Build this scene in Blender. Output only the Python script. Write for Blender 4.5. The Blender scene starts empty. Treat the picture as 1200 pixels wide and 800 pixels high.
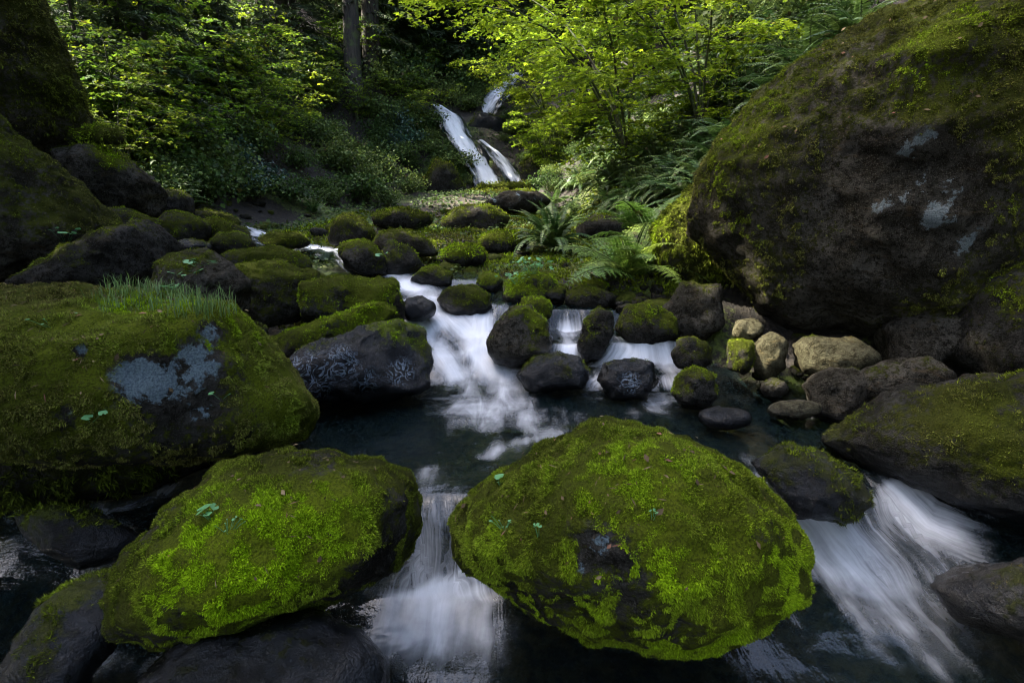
import bpy, math, random
import numpy as np
from mathutils import Vector

R = math.radians
rng = np.random.default_rng(7)
random.seed(7)
scene = bpy.context.scene
COL = scene.collection

# ------------------------------------------------------------------ camera
CAM_H, PITCH, LENS = 1.5, R(13.0), 20.0
FPX = 1200 * LENS / 36.0
cam_d = bpy.data.cameras.new('camera'); cam = bpy.data.objects.new('camera', cam_d); COL.objects.link(cam)
cam.location = (0, 0, CAM_H); cam.rotation_euler = (R(90) - PITCH, 0, 0)
cam_d.lens = LENS; cam_d.sensor_width = 36.0; cam_d.clip_start = 0.05; cam_d.clip_end = 500
scene.camera = cam

# ------------------------------------------------------------------ sky, sun, exposure
SUN_EL, SUN_AZ = R(44), R(-78)          # azimuth measured from +Y towards +X : the sun stands to the left
sun_dir = np.array([math.sin(SUN_AZ) * math.cos(SUN_EL), math.cos(SUN_AZ) * math.cos(SUN_EL), math.sin(SUN_EL)])
world = bpy.data.worlds.new('World'); scene.world = world; world.use_nodes = True
wn = world.node_tree.nodes; wl = world.node_tree.links
bg = wn['Background']
sky = wn.new('ShaderNodeTexSky'); sky.sky_type = 'NISHITA'; sky.sun_disc = False
sky.sun_elevation = SUN_EL; sky.sun_rotation = SUN_AZ; sky.air_density = 0.7; sky.dust_density = 6.0; sky.ozone_density = 1.0
wl.new(sky.outputs[0], bg.inputs[0]); bg.inputs[1].default_value = 0.10
sun_d = bpy.data.lights.new('sun', 'SUN'); sun_d.energy = 2.0; sun_d.angle = R(0.5); sun_d.color = (1, .93, .8)
sun = bpy.data.objects.new('sun', sun_d); COL.objects.link(sun)
sun.rotation_euler = Vector(sun_dir).to_track_quat('Z', 'Y').to_euler()
scene.view_settings.view_transform = 'Standard'; scene.view_settings.look = 'None'
scene.view_settings.exposure = 4.1; scene.view_settings.gamma = 1.0
scene.render.engine = 'CYCLES'
cy = scene.cycles
cy.use_denoising = True; cy.max_bounces = 6; cy.diffuse_bounces = 3; cy.glossy_bounces = 3
cy.transmission_bounces = 4; cy.transparent_max_bounces = 12; cy.sample_clamp_indirect = 4.0
cy.pixel_filter_type = 'BLACKMAN_HARRIS'; cy.filter_width = 1.05
cy.caustics_reflective = False; cy.caustics_refractive = False

# ------------------------------------------------------------------ helpers
FWD = np.array([0, math.cos(PITCH), -math.sin(PITCH)])
UPV = np.array([0, math.sin(PITCH), math.cos(PITCH)])
RGT = np.array([1.0, 0, 0])
CAMP = np.array([0, 0, CAM_H])

def P(px, py, d):
    """world point that stands d metres ahead of the lens at photograph position px, py"""
    return CAMP + d * (FWD + RGT * (px - 600) / FPX + UPV * (400 - py) / FPX)

def onplane(px, py, z):
    v = FWD + RGT * (px - 600) / FPX + UPV * (400 - py) / FPX
    return CAMP + v * ((z - CAM_H) / v[2])

def norm(v): return v / np.maximum(np.linalg.norm(v, axis=-1, keepdims=True), 1e-9)
def sstep(a, b, x):
    t = np.clip((x - a) / (b - a), 0, 1); return t * t * (3 - 2 * t)

def _hash(ix, iy, iz, seed):
    h = (ix.astype(np.int64) * 374761393 + iy.astype(np.int64) * 668265263 + iz.astype(np.int64) * 2147483647 + seed * 974634377) & 0xffffffff
    h = ((h ^ (h >> 13)) * 1274126177) & 0xffffffff
    h = ((h ^ (h >> 16)) * 2246822519) & 0xffffffff
    h = h ^ (h >> 15)
    return (h & 0xffffff) / float(0x7fffff) - 1.0

def vnoise(p, seed=0):
    i = np.floor(p).astype(np.int64); f = p - i
    f = f * f * f * (f * (f * 6 - 15) + 10)
    r = 0
    for dx in (0, 1):
        wx = f[:, 0] if dx else 1 - f[:, 0]
        for dy in (0, 1):
            wy = f[:, 1] if dy else 1 - f[:, 1]
            for dz in (0, 1):
                wz = f[:, 2] if dz else 1 - f[:, 2]
                r = r + wx * wy * wz * _hash(i[:, 0] + dx, i[:, 1] + dy, i[:, 2] + dz, seed)
    return r

def fbm(p, octv=4, seed=0, lac=2.03, gain=.5, ridged=False):
    a = 1.0; s = 0; t = 0; q = p.copy()
    for o in range(octv):
        n = vnoise(q, seed + o * 17)
        if ridged: n = 1 - 2 * np.abs(n)
        s = s + a * n; t += a; a *= gain; q = q * lac + 13.7
    return s / t

def n2(x, y, s, seed, octv=4):
    return fbm(np.stack([np.ravel(x) * s, np.ravel(y) * s, np.zeros(np.size(x))], 1), octv, seed).reshape(np.shape(x))

def make_mesh(name, V, F, mat=None, attrs=None, smooth=False):
    V = np.asarray(V, np.float32); F = np.asarray(F, np.int32)
    me = bpy.data.meshes.new(name)
    n, k = F.shape
    me.vertices.add(len(V)); me.vertices.foreach_set('co', V.ravel())
    me.loops.add(n * k); me.loops.foreach_set('vertex_index', F.ravel())
    me.polygons.add(n); me.polygons.foreach_set('loop_start', np.arange(0, n * k, k, dtype=np.int32))
    if smooth: me.polygons.foreach_set('use_smooth', np.ones(n, bool))
    if attrs:
        for an, av in attrs.items():
            at = me.attributes.new(an, 'FLOAT_COLOR', 'POINT')
            at.data.foreach_set('color', np.asarray(av, np.float32).ravel())
    me.update(calc_edges=True)
    if mat: me.materials.append(mat)
    return me

def link(name, me, parent=None, label=None, cat=None, group=None, kind=None, loc=None):
    o = bpy.data.objects.new(name, me); COL.objects.link(o)
    if parent is not None: o.parent = parent
    if label: o['label'] = label
    if cat: o['category'] = cat
    if group: o['group'] = group
    if kind: o['kind'] = kind
    if loc is not None: o.location = loc
    return o

def copy_tree(root, label=None, group=None):
    c = root.copy(); COL.objects.link(c)
    if label: c['label'] = label
    if group: c['group'] = group
    for ch in root.children:
        d = ch.copy(); COL.objects.link(d); d.parent = c
        for g in ch.children:
            e = g.copy(); COL.objects.link(e); e.parent = d
    return c

class Geo:
    """collects triangles with a tint per vertex"""
    def __init__(s): s.V = []; s.F = []; s.T = []; s.n = 0
    def add(s, V, F, T):
        V = np.asarray(V, float).reshape(-1, 3); F = np.asarray(F, int).reshape(-1, 3)
        T = np.broadcast_to(np.asarray(T, float), (len(V), 4)) if np.ndim(T) == 1 else np.asarray(T, float).reshape(-1, 4)
        s.V.append(V); s.F.append(F + s.n); s.T.append(T); s.n += len(V)
    def mesh(s, name, mat, smooth=False):
        return make_mesh(name, np.concatenate(s.V), np.concatenate(s.F), mat, {'tint': np.concatenate(s.T)}, smooth)
    def ntri(s): return sum(len(f) for f in s.F)

# ------------------------------------------------------------------ materials
def newmat(name):
    m = bpy.data.materials.new(name); m.use_nodes = True
    m.node_tree.nodes.clear()
    return m, m.node_tree.nodes, m.node_tree.links

def nd(nodes, t, **kw):
    n = nodes.new(t)
    for k, v in kw.items():
        if k in n.inputs: n.inputs[k].default_value = v
        else: setattr(n, k, v)
    return n

def mixrgb(N, L, fac, a, b, mode='MIX'):
    m = N.new('ShaderNodeMix'); m.data_type = 'RGBA'; m.blend_type = mode
    for sock, v in ((m.inputs[0], fac), (m.inputs[6], a), (m.inputs[7], b)):
        if isinstance(v, (int, float)): sock.default_value = v
        elif isinstance(v, tuple): sock.default_value = v + (1,) if len(v) == 3 else v
        else: L.new(v, sock)
    return m.outputs[2]

def math_n(N, L, op, a, b=0.0, c=None, clamp=False):
    m = N.new('ShaderNodeMath'); m.operation = op; m.use_clamp = clamp
    for i, v in enumerate((a, b) if c is None else (a, b, c)):
        if isinstance(v, (int, float)): m.inputs[i].default_value = v
        else: L.new(v, m.inputs[i])
    return m.outputs[0]

def noise_n(N, L, vec, scale, detail=4, rough=.55, dist=0.0):
    n = N.new('ShaderNodeTexNoise'); n.inputs['Scale'].default_value = scale
    n.inputs['Detail'].default_value = detail; n.inputs['Roughness'].default_value = rough
    n.inputs['Distortion'].default_value = dist
    if vec is not None: L.new(vec, n.inputs['Vector'])
    return n.outputs[0]

def ramp_n(N, L, fac, a, b):
    r = N.new('ShaderNodeMapRange'); r.interpolation_type = 'SMOOTHSTEP'
    L.new(fac, r.inputs[0]); r.inputs[1].default_value = a; r.inputs[2].default_value = b
    return r.outputs[0]

MOSS_DARK, MOSS_MID, MOSS_LIME, MOSS_BROWN = (.014, .015, .004), (.045, .048, .008), (.14, .18, .008), (.060, .045, .016)

def rock_material(name, c0, c1, lichen=(.15, .20, .215), veins=False):
    m, N, L = newmat(name)
    out = N.new('ShaderNodeOutputMaterial'); b = N.new('ShaderNodeBsdfPrincipled')
    at = N.new('ShaderNodeAttribute'); at.attribute_name = 'cov'
    sep = N.new('ShaderNodeSeparateColor'); L.new(at.outputs['Color'], sep.inputs[0])
    moss, lime, lich, wet = sep.outputs[0], sep.outputs[1], sep.outputs[2], at.outputs['Alpha']
    geo = N.new('ShaderNodeNewGeometry'); pos = geo.outputs['Position']
    nA = noise_n(N, L, pos, 4, 6, .65, .4); nB = noise_n(N, L, pos, 26, 6, .68); nC = noise_n(N, L, pos, 110, 4, .7)
    mp = N.new('ShaderNodeMapping'); mp.inputs['Scale'].default_value = (4, 7, 15); mp.inputs['Rotation'].default_value = (.6, .5, .2)
    L.new(pos, mp.inputs[0]); nS = noise_n(N, L, mp.outputs[0], 1, 6, .65, 1.2)
    vo = N.new('ShaderNodeTexVoronoi'); vo.feature = 'DISTANCE_TO_EDGE'; vo.inputs['Scale'].default_value = 5.0
    wv = N.new('ShaderNodeVectorMath'); wv.operation = 'ADD'
    wn_ = N.new('ShaderNodeTexNoise'); wn_.inputs['Scale'].default_value = 7; wn_.inputs['Detail'].default_value = 5; L.new(pos, wn_.inputs['Vector'])
    ws = N.new('ShaderNodeVectorMath'); ws.operation = 'SCALE'; ws.inputs['Scale'].default_value = .35; L.new(wn_.outputs['Color'], ws.inputs[0])
    L.new(pos, wv.inputs[0]); L.new(ws.outputs[0], wv.inputs[1]); L.new(wv.outputs[0], vo.inputs['Vector'])
    crack = ramp_n(N, L, vo.outputs['Distance'], .0, .05)
    rock = mixrgb(N, L, ramp_n(N, L, nA, .35, .68), c0, c1)
    rock = mixrgb(N, L, math_n(N, L, 'MULTIPLY', ramp_n(N, L, nB, .47, .60), .85), rock, (c0[0] * .5, c0[1] * .45, c0[2] * .4))
    rock = mixrgb(N, L, math_n(N, L, 'MULTIPLY', ramp_n(N, L, nC, .52, .66), .5), rock, (c1[0] * 1.8, c1[1] * 1.8, c1[2] * 1.75))
    rock = mixrgb(N, L, math_n(N, L, 'MULTIPLY', math_n(N, L, 'SUBTRACT', 1.0, ramp_n(N, L, vo.outputs['Distance'], .0, .022)), .7), rock, (c0[0] * .35, c0[1] * .35, c0[2] * .35))
    rock = mixrgb(N, L, math_n(N, L, 'MULTIPLY', ramp_n(N, L, nS, .55, .7), .5), rock, (c1[0] * .9, c1[1] * .7, c1[2] * .45))
    lf = math_n(N, L, 'ADD', lich, math_n(N, L, 'ADD', math_n(N, L, 'MULTIPLY', math_n(N, L, 'SUBTRACT', nA, .5), 2.8), math_n(N, L, 'MULTIPLY', math_n(N, L, 'SUBTRACT', nB, .5), 1.3)))
    lf = math_n(N, L, 'MULTIPLY', ramp_n(N, L, lf, .5, .66), ramp_n(N, L, lich, .02, .25))
    if veins:      # thin pale mineral veins and trickles
        vn = noise_n(N, L, pos, 11, 5, .6, 1.5)
        vl = math_n(N, L, 'SUBTRACT', 1.0, ramp_n(N, L, math_n(N, L, 'ABSOLUTE', math_n(N, L, 'SUBTRACT', vn, .5)), .006, .035))
        lf = math_n(N, L, 'MULTIPLY', vl, ramp_n(N, L, lich, .05, .4))
    lc = mixrgb(N, L, ramp_n(N, L, nC, .35, .65), lichen, (lichen[0] * .5, lichen[1] * .52, lichen[2] * .58))
    rock = mixrgb(N, L, lf, rock, lc)
    mf = math_n(N, L, 'ADD', moss, math_n(N, L, 'MULTIPLY', math_n(N, L, 'SUBTRACT', nB, .5), 1.6))
    mf = ramp_n(N, L, mf, .28, .6)
    mcol = mixrgb(N, L, ramp_n(N, L, nA, .35, .65), MOSS_DARK, MOSS_MID)
    mcol = mixrgb(N, L, math_n(N, L, 'MULTIPLY', lime, .8, clamp=True), mcol, MOSS_LIME)
    mcol = mixrgb(N, L, math_n(N, L, 'MULTIPLY', ramp_n(N, L, nC, .45, .6), .55), mcol, MOSS_DARK)
    col = mixrgb(N, L, mf, rock, mcol)
    wetf = math_n(N, L, 'MULTIPLY', wet, math_n(N, L, 'SUBTRACT', 1.0, math_n(N, L, 'MULTIPLY', mf, .5)))
    col = mixrgb(N, L, math_n(N, L, 'MULTIPLY', wetf, .85), col, mixrgb(N, L, 1.0, col, (.28, .28, .30), 'MULTIPLY'))
    L.new(col, b.inputs['Base Color'])
    ro = N.new('ShaderNodeMapRange'); L.new(wetf, ro.inputs[0]); ro.inputs[3].default_value = .9; ro.inputs[4].default_value = .13
    L.new(ro.outputs[0], b.inputs['Roughness'])
    L.new(math_n(N, L, 'MULTIPLY_ADD', wetf, .22, .05), b.inputs['Specular IOR Level'])
    b1 = N.new('ShaderNodeBump'); b1.inputs['Strength'].default_value = 1.0; b1.inputs['Distance'].default_value = .05
    hh = math_n(N, L, 'ADD', math_n(N, L, 'MULTIPLY', nS, .5), math_n(N, L, 'ADD', math_n(N, L, 'MULTIPLY', nB, .9), math_n(N, L, 'MULTIPLY', nC, .60)))
    hh = math_n(N, L, 'ADD', hh, math_n(N, L, 'MULTIPLY', nA, 1.6))
    hh = math_n(N, L, 'ADD', hh, math_n(N, L, 'MULTIPLY', crack, .12))
    L.new(math_n(N, L, 'MULTIPLY_ADD', wetf, -.45, 1.0), b1.inputs['Strength'])
    L.new(hh, b1.inputs['Height']); L.new(b1.outputs[0], b.inputs['Normal'])
    L.new(b.outputs[0], out.inputs[0])
    return m

M_ROCK = rock_material('rock_grey_mossy', (.013, .012, .009), (.050, .047, .040))
M_ROCKB = rock_material('rock_brown', (.017, .015, .010), (.072, .066, .052), (.20, .23, .22))
M_ROCKP = rock_material('rock_pale', (.04, .037, .02), (.10, .092, .054))
M_ROCKW = rock_material('rock_wet_dark', (.006, .0065, .007), (.022, .025, .028), (.45, .55, .62), True)

def tint_material(name, stops, trans=.3, rough=.6, spec=.3, objvar=.0):
    """tint.r mixes three colours, tint.g is a random lightness per leaf, tint.b mixes a dry colour in"""
    m, N, L = newmat(name)
    out = N.new('ShaderNodeOutputMaterial')
    at = N.new('ShaderNodeAttribute'); at.attribute_name = 'tint'
    sep = N.new('ShaderNodeSeparateColor'); L.new(at.outputs['Color'], sep.inputs[0])
    r = N.new('ShaderNodeValToRGB'); L.new(sep.outputs[0], r.inputs[0])
    r.color_ramp.elements[0].color = stops[0] + (1,); r.color_ramp.elements[1].color = stops[2] + (1,)
    e = r.color_ramp.elements.new(.5); e.color = stops[1] + (1,)
    col = mixrgb(N, L, sep.outputs[2], r.outputs[0], stops[3])
    v = N.new('ShaderNodeHueSaturation'); L.new(col, v.inputs['Color'])
    lm = math_n(N, L, 'MULTIPLY_ADD', sep.outputs[1], .9, .55)
    if objvar:
        oi = N.new('ShaderNodeObjectInfo')
        lm = math_n(N, L, 'MULTIPLY', lm, math_n(N, L, 'MULTIPLY_ADD', oi.outputs['Random'], objvar * 2, 1 - objvar))
        L.new(math_n(N, L, 'MULTIPLY_ADD', oi.outputs['Random'], -.05, .52), v.inputs['Hue'])
    L.new(lm, v.inputs['Value'])
    b = N.new('ShaderNodeBsdfPrincipled'); L.new(v.outputs[0], b.inputs['Base Color'])
    b.inputs['Roughness'].default_value = rough; b.inputs['Specular IOR Level'].default_value = spec
    if trans > 0:
        t = N.new('ShaderNodeBsdfTranslucent'); L.new(v.outputs[0], t.inputs[0])
        mx = N.new('ShaderNodeMixShader'); mx.inputs[0].default_value = trans
        L.new(b.outputs[0], mx.inputs[1]); L.new(t.outputs[0], mx.inputs[2]); L.new(mx.outputs[0], out.inputs[0])
    else: L.new(b.outputs[0], out.inputs[0])
    return m

M_MOSS = tint_material('moss_tufts', [(.026, .031, .006), (.118, .150, .012), (.235, .37, .008), (.125, .100, .040)], .25, .8, .04)
M_MAPLE = tint_material('maple_leaf', [(.055, .10, .014), (.11, .18, .014), (.21, .29, .014), (.12, .10, .02)], .5, .65, .12, .12)
M_SHRUB = tint_material('shrub_leaf', [(.034, .062, .018), (.062, .105, .022), (.10, .15, .028), (.08, .06, .02)], .35, .6, .18, .35)
M_TEAL = tint_material('blue_green_leaf', [(.016, .042, .030), (.030, .072, .050), (.06, .115, .075), (.06, .06, .02)], .3, .45, .4, .25)
M_FERN = tint_material('fern_frond', [(.034, .070, .018), (.056, .11, .024), (.09, .15, .028), (.07, .055, .02)], .3, .45, .4, .3)
M_LADY = tint_material('lady_fern_frond', [(.06, .11, .02), (.09, .16, .025), (.13, .21, .03), (.09, .07, .02)], .4, .5, .3, .2)
M_HEM = tint_material('hemlock_needles', [(.026, .044, .020), (.042, .068, .028), (.065, .095, .032), (.05, .04, .02)], .2, .6, .3, .3)
M_CLOVER = tint_material('seedling_leaf', [(.06, .17, .07), (.09, .24, .09), (.15, .32, .10), (.3, .08, .05)], .35, .5, .35, .0)
M_GRASS = tint_material('grass_blade', [(.05, .10, .025), (.09, .16, .04), (.14, .22, .06), (.12, .10, .05)], .35, .5, .3, .0)

def bark_material(name, c0, c1, mossy=.4):
    m, N, L = newmat(name)
    out = N.new('ShaderNodeOutputMaterial'); b = N.new('ShaderNodeBsdfPrincipled')
    tc = N.new('ShaderNodeTexCoord'); mp = N.new('ShaderNodeMapping'); mp.inputs['Scale'].default_value = (14, 14, 2.2)
    L.new(tc.outputs['Object'], mp.inputs[0])
    f = noise_n(N, L, mp.outputs[0], 1, 6, .65, .8); g = noise_n(N, L, tc.outputs['Object'], 2.5, 5, .6)
    c = mixrgb(N, L, ramp_n(N, L, f, .35, .65), c0, c1)
    c = mixrgb(N, L, math_n(N, L, 'MULTIPLY', ramp_n(N, L, g, .62 - mossy * .4, .8 - mossy * .35), .9), c, (.045, .060, .012))
    L.new(c, b.inputs['Base Color']); b.inputs['Roughness'].default_value = .9
    bp = N.new('ShaderNodeBump'); bp.inputs['Strength'].default_value = .9; bp.inputs['Distance'].default_value = .05
    L.new(f, bp.inputs['Height']); L.new(bp.outputs[0], b.inputs['Normal']); L.new(b.outputs[0], out.inputs[0])
    return m
M_BARK = bark_material('bark_grey_brown', (.012, .009, .006), (.036, .028, .019), .35)
M_BARKM = bark_material('bark_mossy', (.025, .020, .013), (.065, .055, .036), .75)

def ground_material():
    m, N, L = newmat('forest_floor')
    out = N.new('ShaderNodeOutputMaterial'); b = N.new('ShaderNodeBsdfPrincipled')
    at = N.new('ShaderNodeAttribute'); at.attribute_name = 'cov'
    sep = N.new('ShaderNodeSeparateColor'); L.new(at.outputs['Color'], sep.inputs[0])
    geo = N.new('ShaderNodeNewGeometry'); pos = geo.outputs['Position']
    nA = noise_n(N, L, pos, 1.3, 5, .6); nB = noise_n(N, L, pos, 14, 5, .65); nC = noise_n(N, L, pos, 60, 3, .6)
    soil = mixrgb(N, L, ramp_n(N, L, nB, .35, .65), (.008, .006, .004), (.026, .019, .011))
    moss = mixrgb(N, L, ramp_n(N, L, nB, .35, .68), MOSS_DARK, (.085, .115, .012))
    moss = mixrgb(N, L, math_n(N, L, 'MULTIPLY', ramp_n(N, L, nA, .5, .65), .5), moss, (.12, .17, .012))
    bed = mixrgb(N, L, ramp_n(N, L, nB, .4, .6), (.012, .012, .010), (.075, .055, .028))
    f = ramp_n(N, L, math_n(N, L, 'ADD', sep.outputs[0], math_n(N, L, 'MULTIPLY', math_n(N, L, 'SUBTRACT', nB, .5), 1.3)), .35, .65)
    c = mixrgb(N, L, f, soil, moss)
    c = mixrgb(N, L, sep.outputs[1], c, bed)
    rk = mixrgb(N, L, ramp_n(N, L, nC, .4, .6), (.05, .052, .06), (.13, .14, .165))
    c = mixrgb(N, L, ramp_n(N, L, math_n(N, L, 'ADD', sep.outputs[2], math_n(N, L, 'MULTIPLY', math_n(N, L, 'SUBTRACT', nB, .5), 1.5)), .55, .75), c, rk)
    L.new(c, b.inputs['Base Color']); b.inputs['Roughness'].default_value = .9
    bp = N.new('ShaderNodeBump'); bp.inputs['Strength'].default_value = 1; bp.inputs['Distance'].default_value = .06
    L.new(math_n(N, L, 'ADD', nB, math_n(N, L, 'MULTIPLY', nC, .4)), bp.inputs['Height']); L.new(bp.outputs[0], b.inputs['Normal'])
    L.new(b.outputs[0], out.inputs[0])
    return m
M_GROUND = ground_material()

def water_material():
    """attribute flow: r along, g across (metres), b foam 0..1, a turbulence softness"""
    m, N, L = newmat('stream_water')
    out = N.new('ShaderNodeOutputMaterial')
    at = N.new('ShaderNodeAttribute'); at.attribute_name = 'flow'
    sep = N.new('ShaderNodeSeparateColor'); L.new(at.outputs['Color'], sep.inputs[0])
    foam = sep.outputs[2]
    geo = N.new('ShaderNodeNewGeometry'); pos = geo.outputs['Position']
    warp = N.new('ShaderNodeTexNoise'); warp.inputs['Scale'].default_value = 3.0; warp.inputs['Detail'].default_value = 2; L.new(pos, warp.inputs['Vector'])
    w2 = math_n(N, L, 'MULTIPLY', math_n(N, L, 'SUBTRACT', warp.outputs[0], .5), .10)
    cmb = N.new('ShaderNodeCombineXYZ')
    L.new(math_n(N, L, 'MULTIPLY', sep.outputs[0], 1.6), cmb.inputs[0])
    L.new(math_n(N, L, 'MULTIPLY', math_n(N, L, 'ADD', sep.outputs[1], w2), 17.0), cmb.inputs[1])
    st = noise_n(N, L, cmb.outputs[0], 1.0, 4, .6, .15)
    cmb2 = N.new('ShaderNodeCombineXYZ')
    L.new(math_n(N, L, 'MULTIPLY', sep.outputs[0], 2.2), cmb2.inputs[0])
    L.new(math_n(N, L, 'MULTIPLY', math_n(N, L, 'ADD', sep.outputs[1], w2), 60.0), cmb2.inputs[1])
    fine = noise_n(N, L, cmb2.outputs[0], 1.0, 3, .6, .1)
    cl = noise_n(N, L, pos, 3.2, 5, .6, .2)
    tur = at.outputs['Alpha']
    mp_ = N.new('ShaderNodeMapping'); mp_.inputs['Scale'].default_value = (6.5, 1.5, 3); L.new(pos, mp_.inputs[0])
    soft = noise_n(N, L, mp_.outputs[0], 1.0, 5, .55, .5)
    mxs = N.new('ShaderNodeMix'); L.new(tur, mxs.inputs[0]); L.new(soft, mxs.inputs[2]); L.new(st, mxs.inputs[3]); st = mxs.outputs[0]
    mxf = N.new('ShaderNodeMix'); L.new(tur, mxf.inputs[0]); mxf.inputs[2].default_value = .5; L.new(fine, mxf.inputs[3]); fine = mxf.outputs[0]
    s = math_n(N, L, 'ADD', math_n(N, L, 'MULTIPLY', math_n(N, L, 'SUBTRACT', st, .5), 1.3), math_n(N, L, 'MULTIPLY', math_n(N, L, 'SUBTRACT', fine, .5), .45))
    s = math_n(N, L, 'ADD', s, math_n(N, L, 'MULTIPLY', math_n(N, L, 'SUBTRACT', cl, .5), .7))
    ff = math_n(N, L, 'ADD', foam, math_n(N, L, 'MULTIPLY', s, math_n(N, L, 'MULTIPLY_ADD', foam, -.45, 1.0)))
    ff = math_n(N, L, 'POWER', ramp_n(N, L, ff, .10, 1.12), 1.25)
    ff = math_n(N, L, 'MULTIPLY', ff, ramp_n(N, L, foam, .0, .12))
    # clear dark water over the bed
    tr = N.new('ShaderNodeBsdfTransparent'); tr.inputs[0].default_value = (.42, .47, .42, 1)
    gl = N.new('ShaderNodeBsdfGlossy'); gl.inputs['Roughness'].default_value = .12; gl.inputs[0].default_value = (1, 1, 1, 1)
    dk = N.new('ShaderNodeBsdfDiffuse'); dk.inputs[0].default_value = (.008, .018, .020, 1)
    body = N.new('ShaderNodeMixShader'); body.inputs[0].default_value = .28; L.new(tr.outputs[0], body.inputs[1]); L.new(dk.outputs[0], body.inputs[2])
    fr = N.new('ShaderNodeFresnel'); fr.inputs[0].default_value = 1.33
    bp = N.new('ShaderNodeBump'); bp.inputs['Strength'].default_value = .35; bp.inputs['Distance'].default_value = .03
    L.new(math_n(N, L, 'ADD', st, math_n(N, L, 'MULTIPLY', cl, 1.0)), bp.inputs['Height'])
    for n in (gl, fr): L.new(bp.outputs[0], n.inputs['Normal'])
    clear = N.new('ShaderNodeMixShader'); L.new(fr.outputs[0], clear.inputs[0]); L.new(body.outputs[0], clear.inputs[1]); L.new(gl.outputs[0], clear.inputs[2])
    wd = N.new('ShaderNodeBsdfDiffuse'); wd.inputs[0].default_value = (.78, .80, .82, 1)
    wt = N.new('ShaderNodeBsdfTranslucent'); wt.inputs[0].default_value = (.78, .80, .82, 1)
    wm = N.new('ShaderNodeMixShader'); wm.inputs[0].default_value = .3; L.new(wd.outputs[0], wm.inputs[1]); L.new(wt.outputs[0], wm.inputs[2])
    fin = N.new('ShaderNodeMixShader'); L.new(ff, fin.inputs[0]); L.new(clear.outputs[0], fin.inputs[1]); L.new(wm.outputs[0], fin.inputs[2])
    L.new(fin.outputs[0], out.inputs[0])
    return m
M_WATER = water_material()

# ------------------------------------------------------------------ terrain
def lerp(y, tab):
    return np.interp(y, [t[0] for t in tab], [t[1] for t in tab])
BASE = [(-8, -.9), (1, -.8), (2.4, -.7), (2.9, -.45), (4.4, -.35), (5, -.12), (5.6, .12), (6.5, .42), (8, .72), (10, .95), (15, 1.4), (20, 1.95), (22.2, 2.0), (24.6, 4.2), (26.4, 5.4), (27.4, 5.6), (29.8, 7.5), (31, 9), (40, 18), (75, 48)]
XL = [(-8, -3.4), (0, -3.2), (3, -3.0), (5, -3.2), (7, -4.0), (9, -4.5), (12, -4.8), (16, -4.5), (20, -3.6), (22, -3.3), (26, -3), (40, -4)]
XR = [(-8, 4.6), (0, 4.5), (2.5, 3.8), (3.5, 2.7), (4.5, 2.0), (5.2, 1.45), (5.7, .75), (6.2, .3), (7, .6), (10, 1.5), (15, 1.3), (20, .6), (22, .5), (26, 1.2), (40, 3)]
def ground_h(x, y):
    x = np.asarray(x, float); y = np.asarray(y, float)
    z = lerp(y, BASE)
    dl = lerp(y, XL) - x; dr = x - lerp(y, XR)
    near = sstep(6.5, 9.5, y)
    sl = .22 + (.72 - .22) * sstep(5.5, 8.5, y); sr = .14 + (.95 - .14) * near
    far_l = np.maximum(dl - 3.2, 0); far_r = np.maximum(dr - 3.4, 0)
    def soft(d): return np.where(d > 0, d * d / (d + .5), 0)
    L_ = soft(dl) * sl + soft(far_l) * (.85 - sl); R_ = soft(dr) * sr + soft(far_r) * (1.0 - sr)
    # the far slopes join the rise behind the falls without getting absurdly high
    z = z + L_ + R_ * np.where(y > 24, .8, 1)
    bank = sstep(0, .5, np.maximum(dl, dr))
    z = z + .25 * bank * sstep(-1, 6, y) * (1 - sstep(6, 9, y))
    amp = .06 + .22 * sstep(6, 12, y) + .2 * bank
    z = z + n2(x, y, .55, 3, 4) * amp + n2(x, y, 2.6, 9, 3) * .06
    return z

def spaced(lo, a, b, hi, fine, coarse):
    return np.concatenate([np.arange(lo, a, coarse), np.arange(a, b, fine), np.arange(b, hi + coarse, coarse)])
gx = spaced(-46, -9, 9, 46, .15, 1.0); gy = spaced(-8, .5, 27, 76, .15, 1.0)
X, Y = np.meshgrid(gx, gy); Z = ground_h(X, Y)
nx_, ny_ = len(gx), len(gy)
idx = np.arange(nx_ * ny_).reshape(ny_, nx_)
F = np.stack([idx[:-1, :-1], idx[:-1, 1:], idx[1:, 1:], idx[1:, :-1]], -1).reshape(-1, 4)
mz = sstep(-.3, .5, n2(X, Y, .7, 21) + .75 * sstep(7, 9, Y) * (1 - sstep(15, 18, Y)) * sstep(-2.8, -1.6, X) * (1 - sstep(1.5, 3, X)) + .0 - .25 * sstep(15, 18, Y))
bedz = 1 - sstep(0, .35, np.maximum(lerp(Y, XL) - X, X - lerp(Y, XR)) + (Y > 6.4) * 2)
rkz = sstep(.1, .5, n2(X, Y, 1.1, 31)) * sstep(8, 10, Y) * (1 - sstep(16, 20, Y)) * sstep(-3, -1.5, X) * (1 - sstep(1, 2.5, X))
cov = np.stack([mz, bedz, rkz, np.ones_like(mz)], -1).reshape(-1, 4)
link('ground', make_mesh('ground', np.stack([X, Y, Z], -1).reshape(-1, 3), F, M_GROUND, {'cov': cov}, True), kind='structure')

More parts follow.
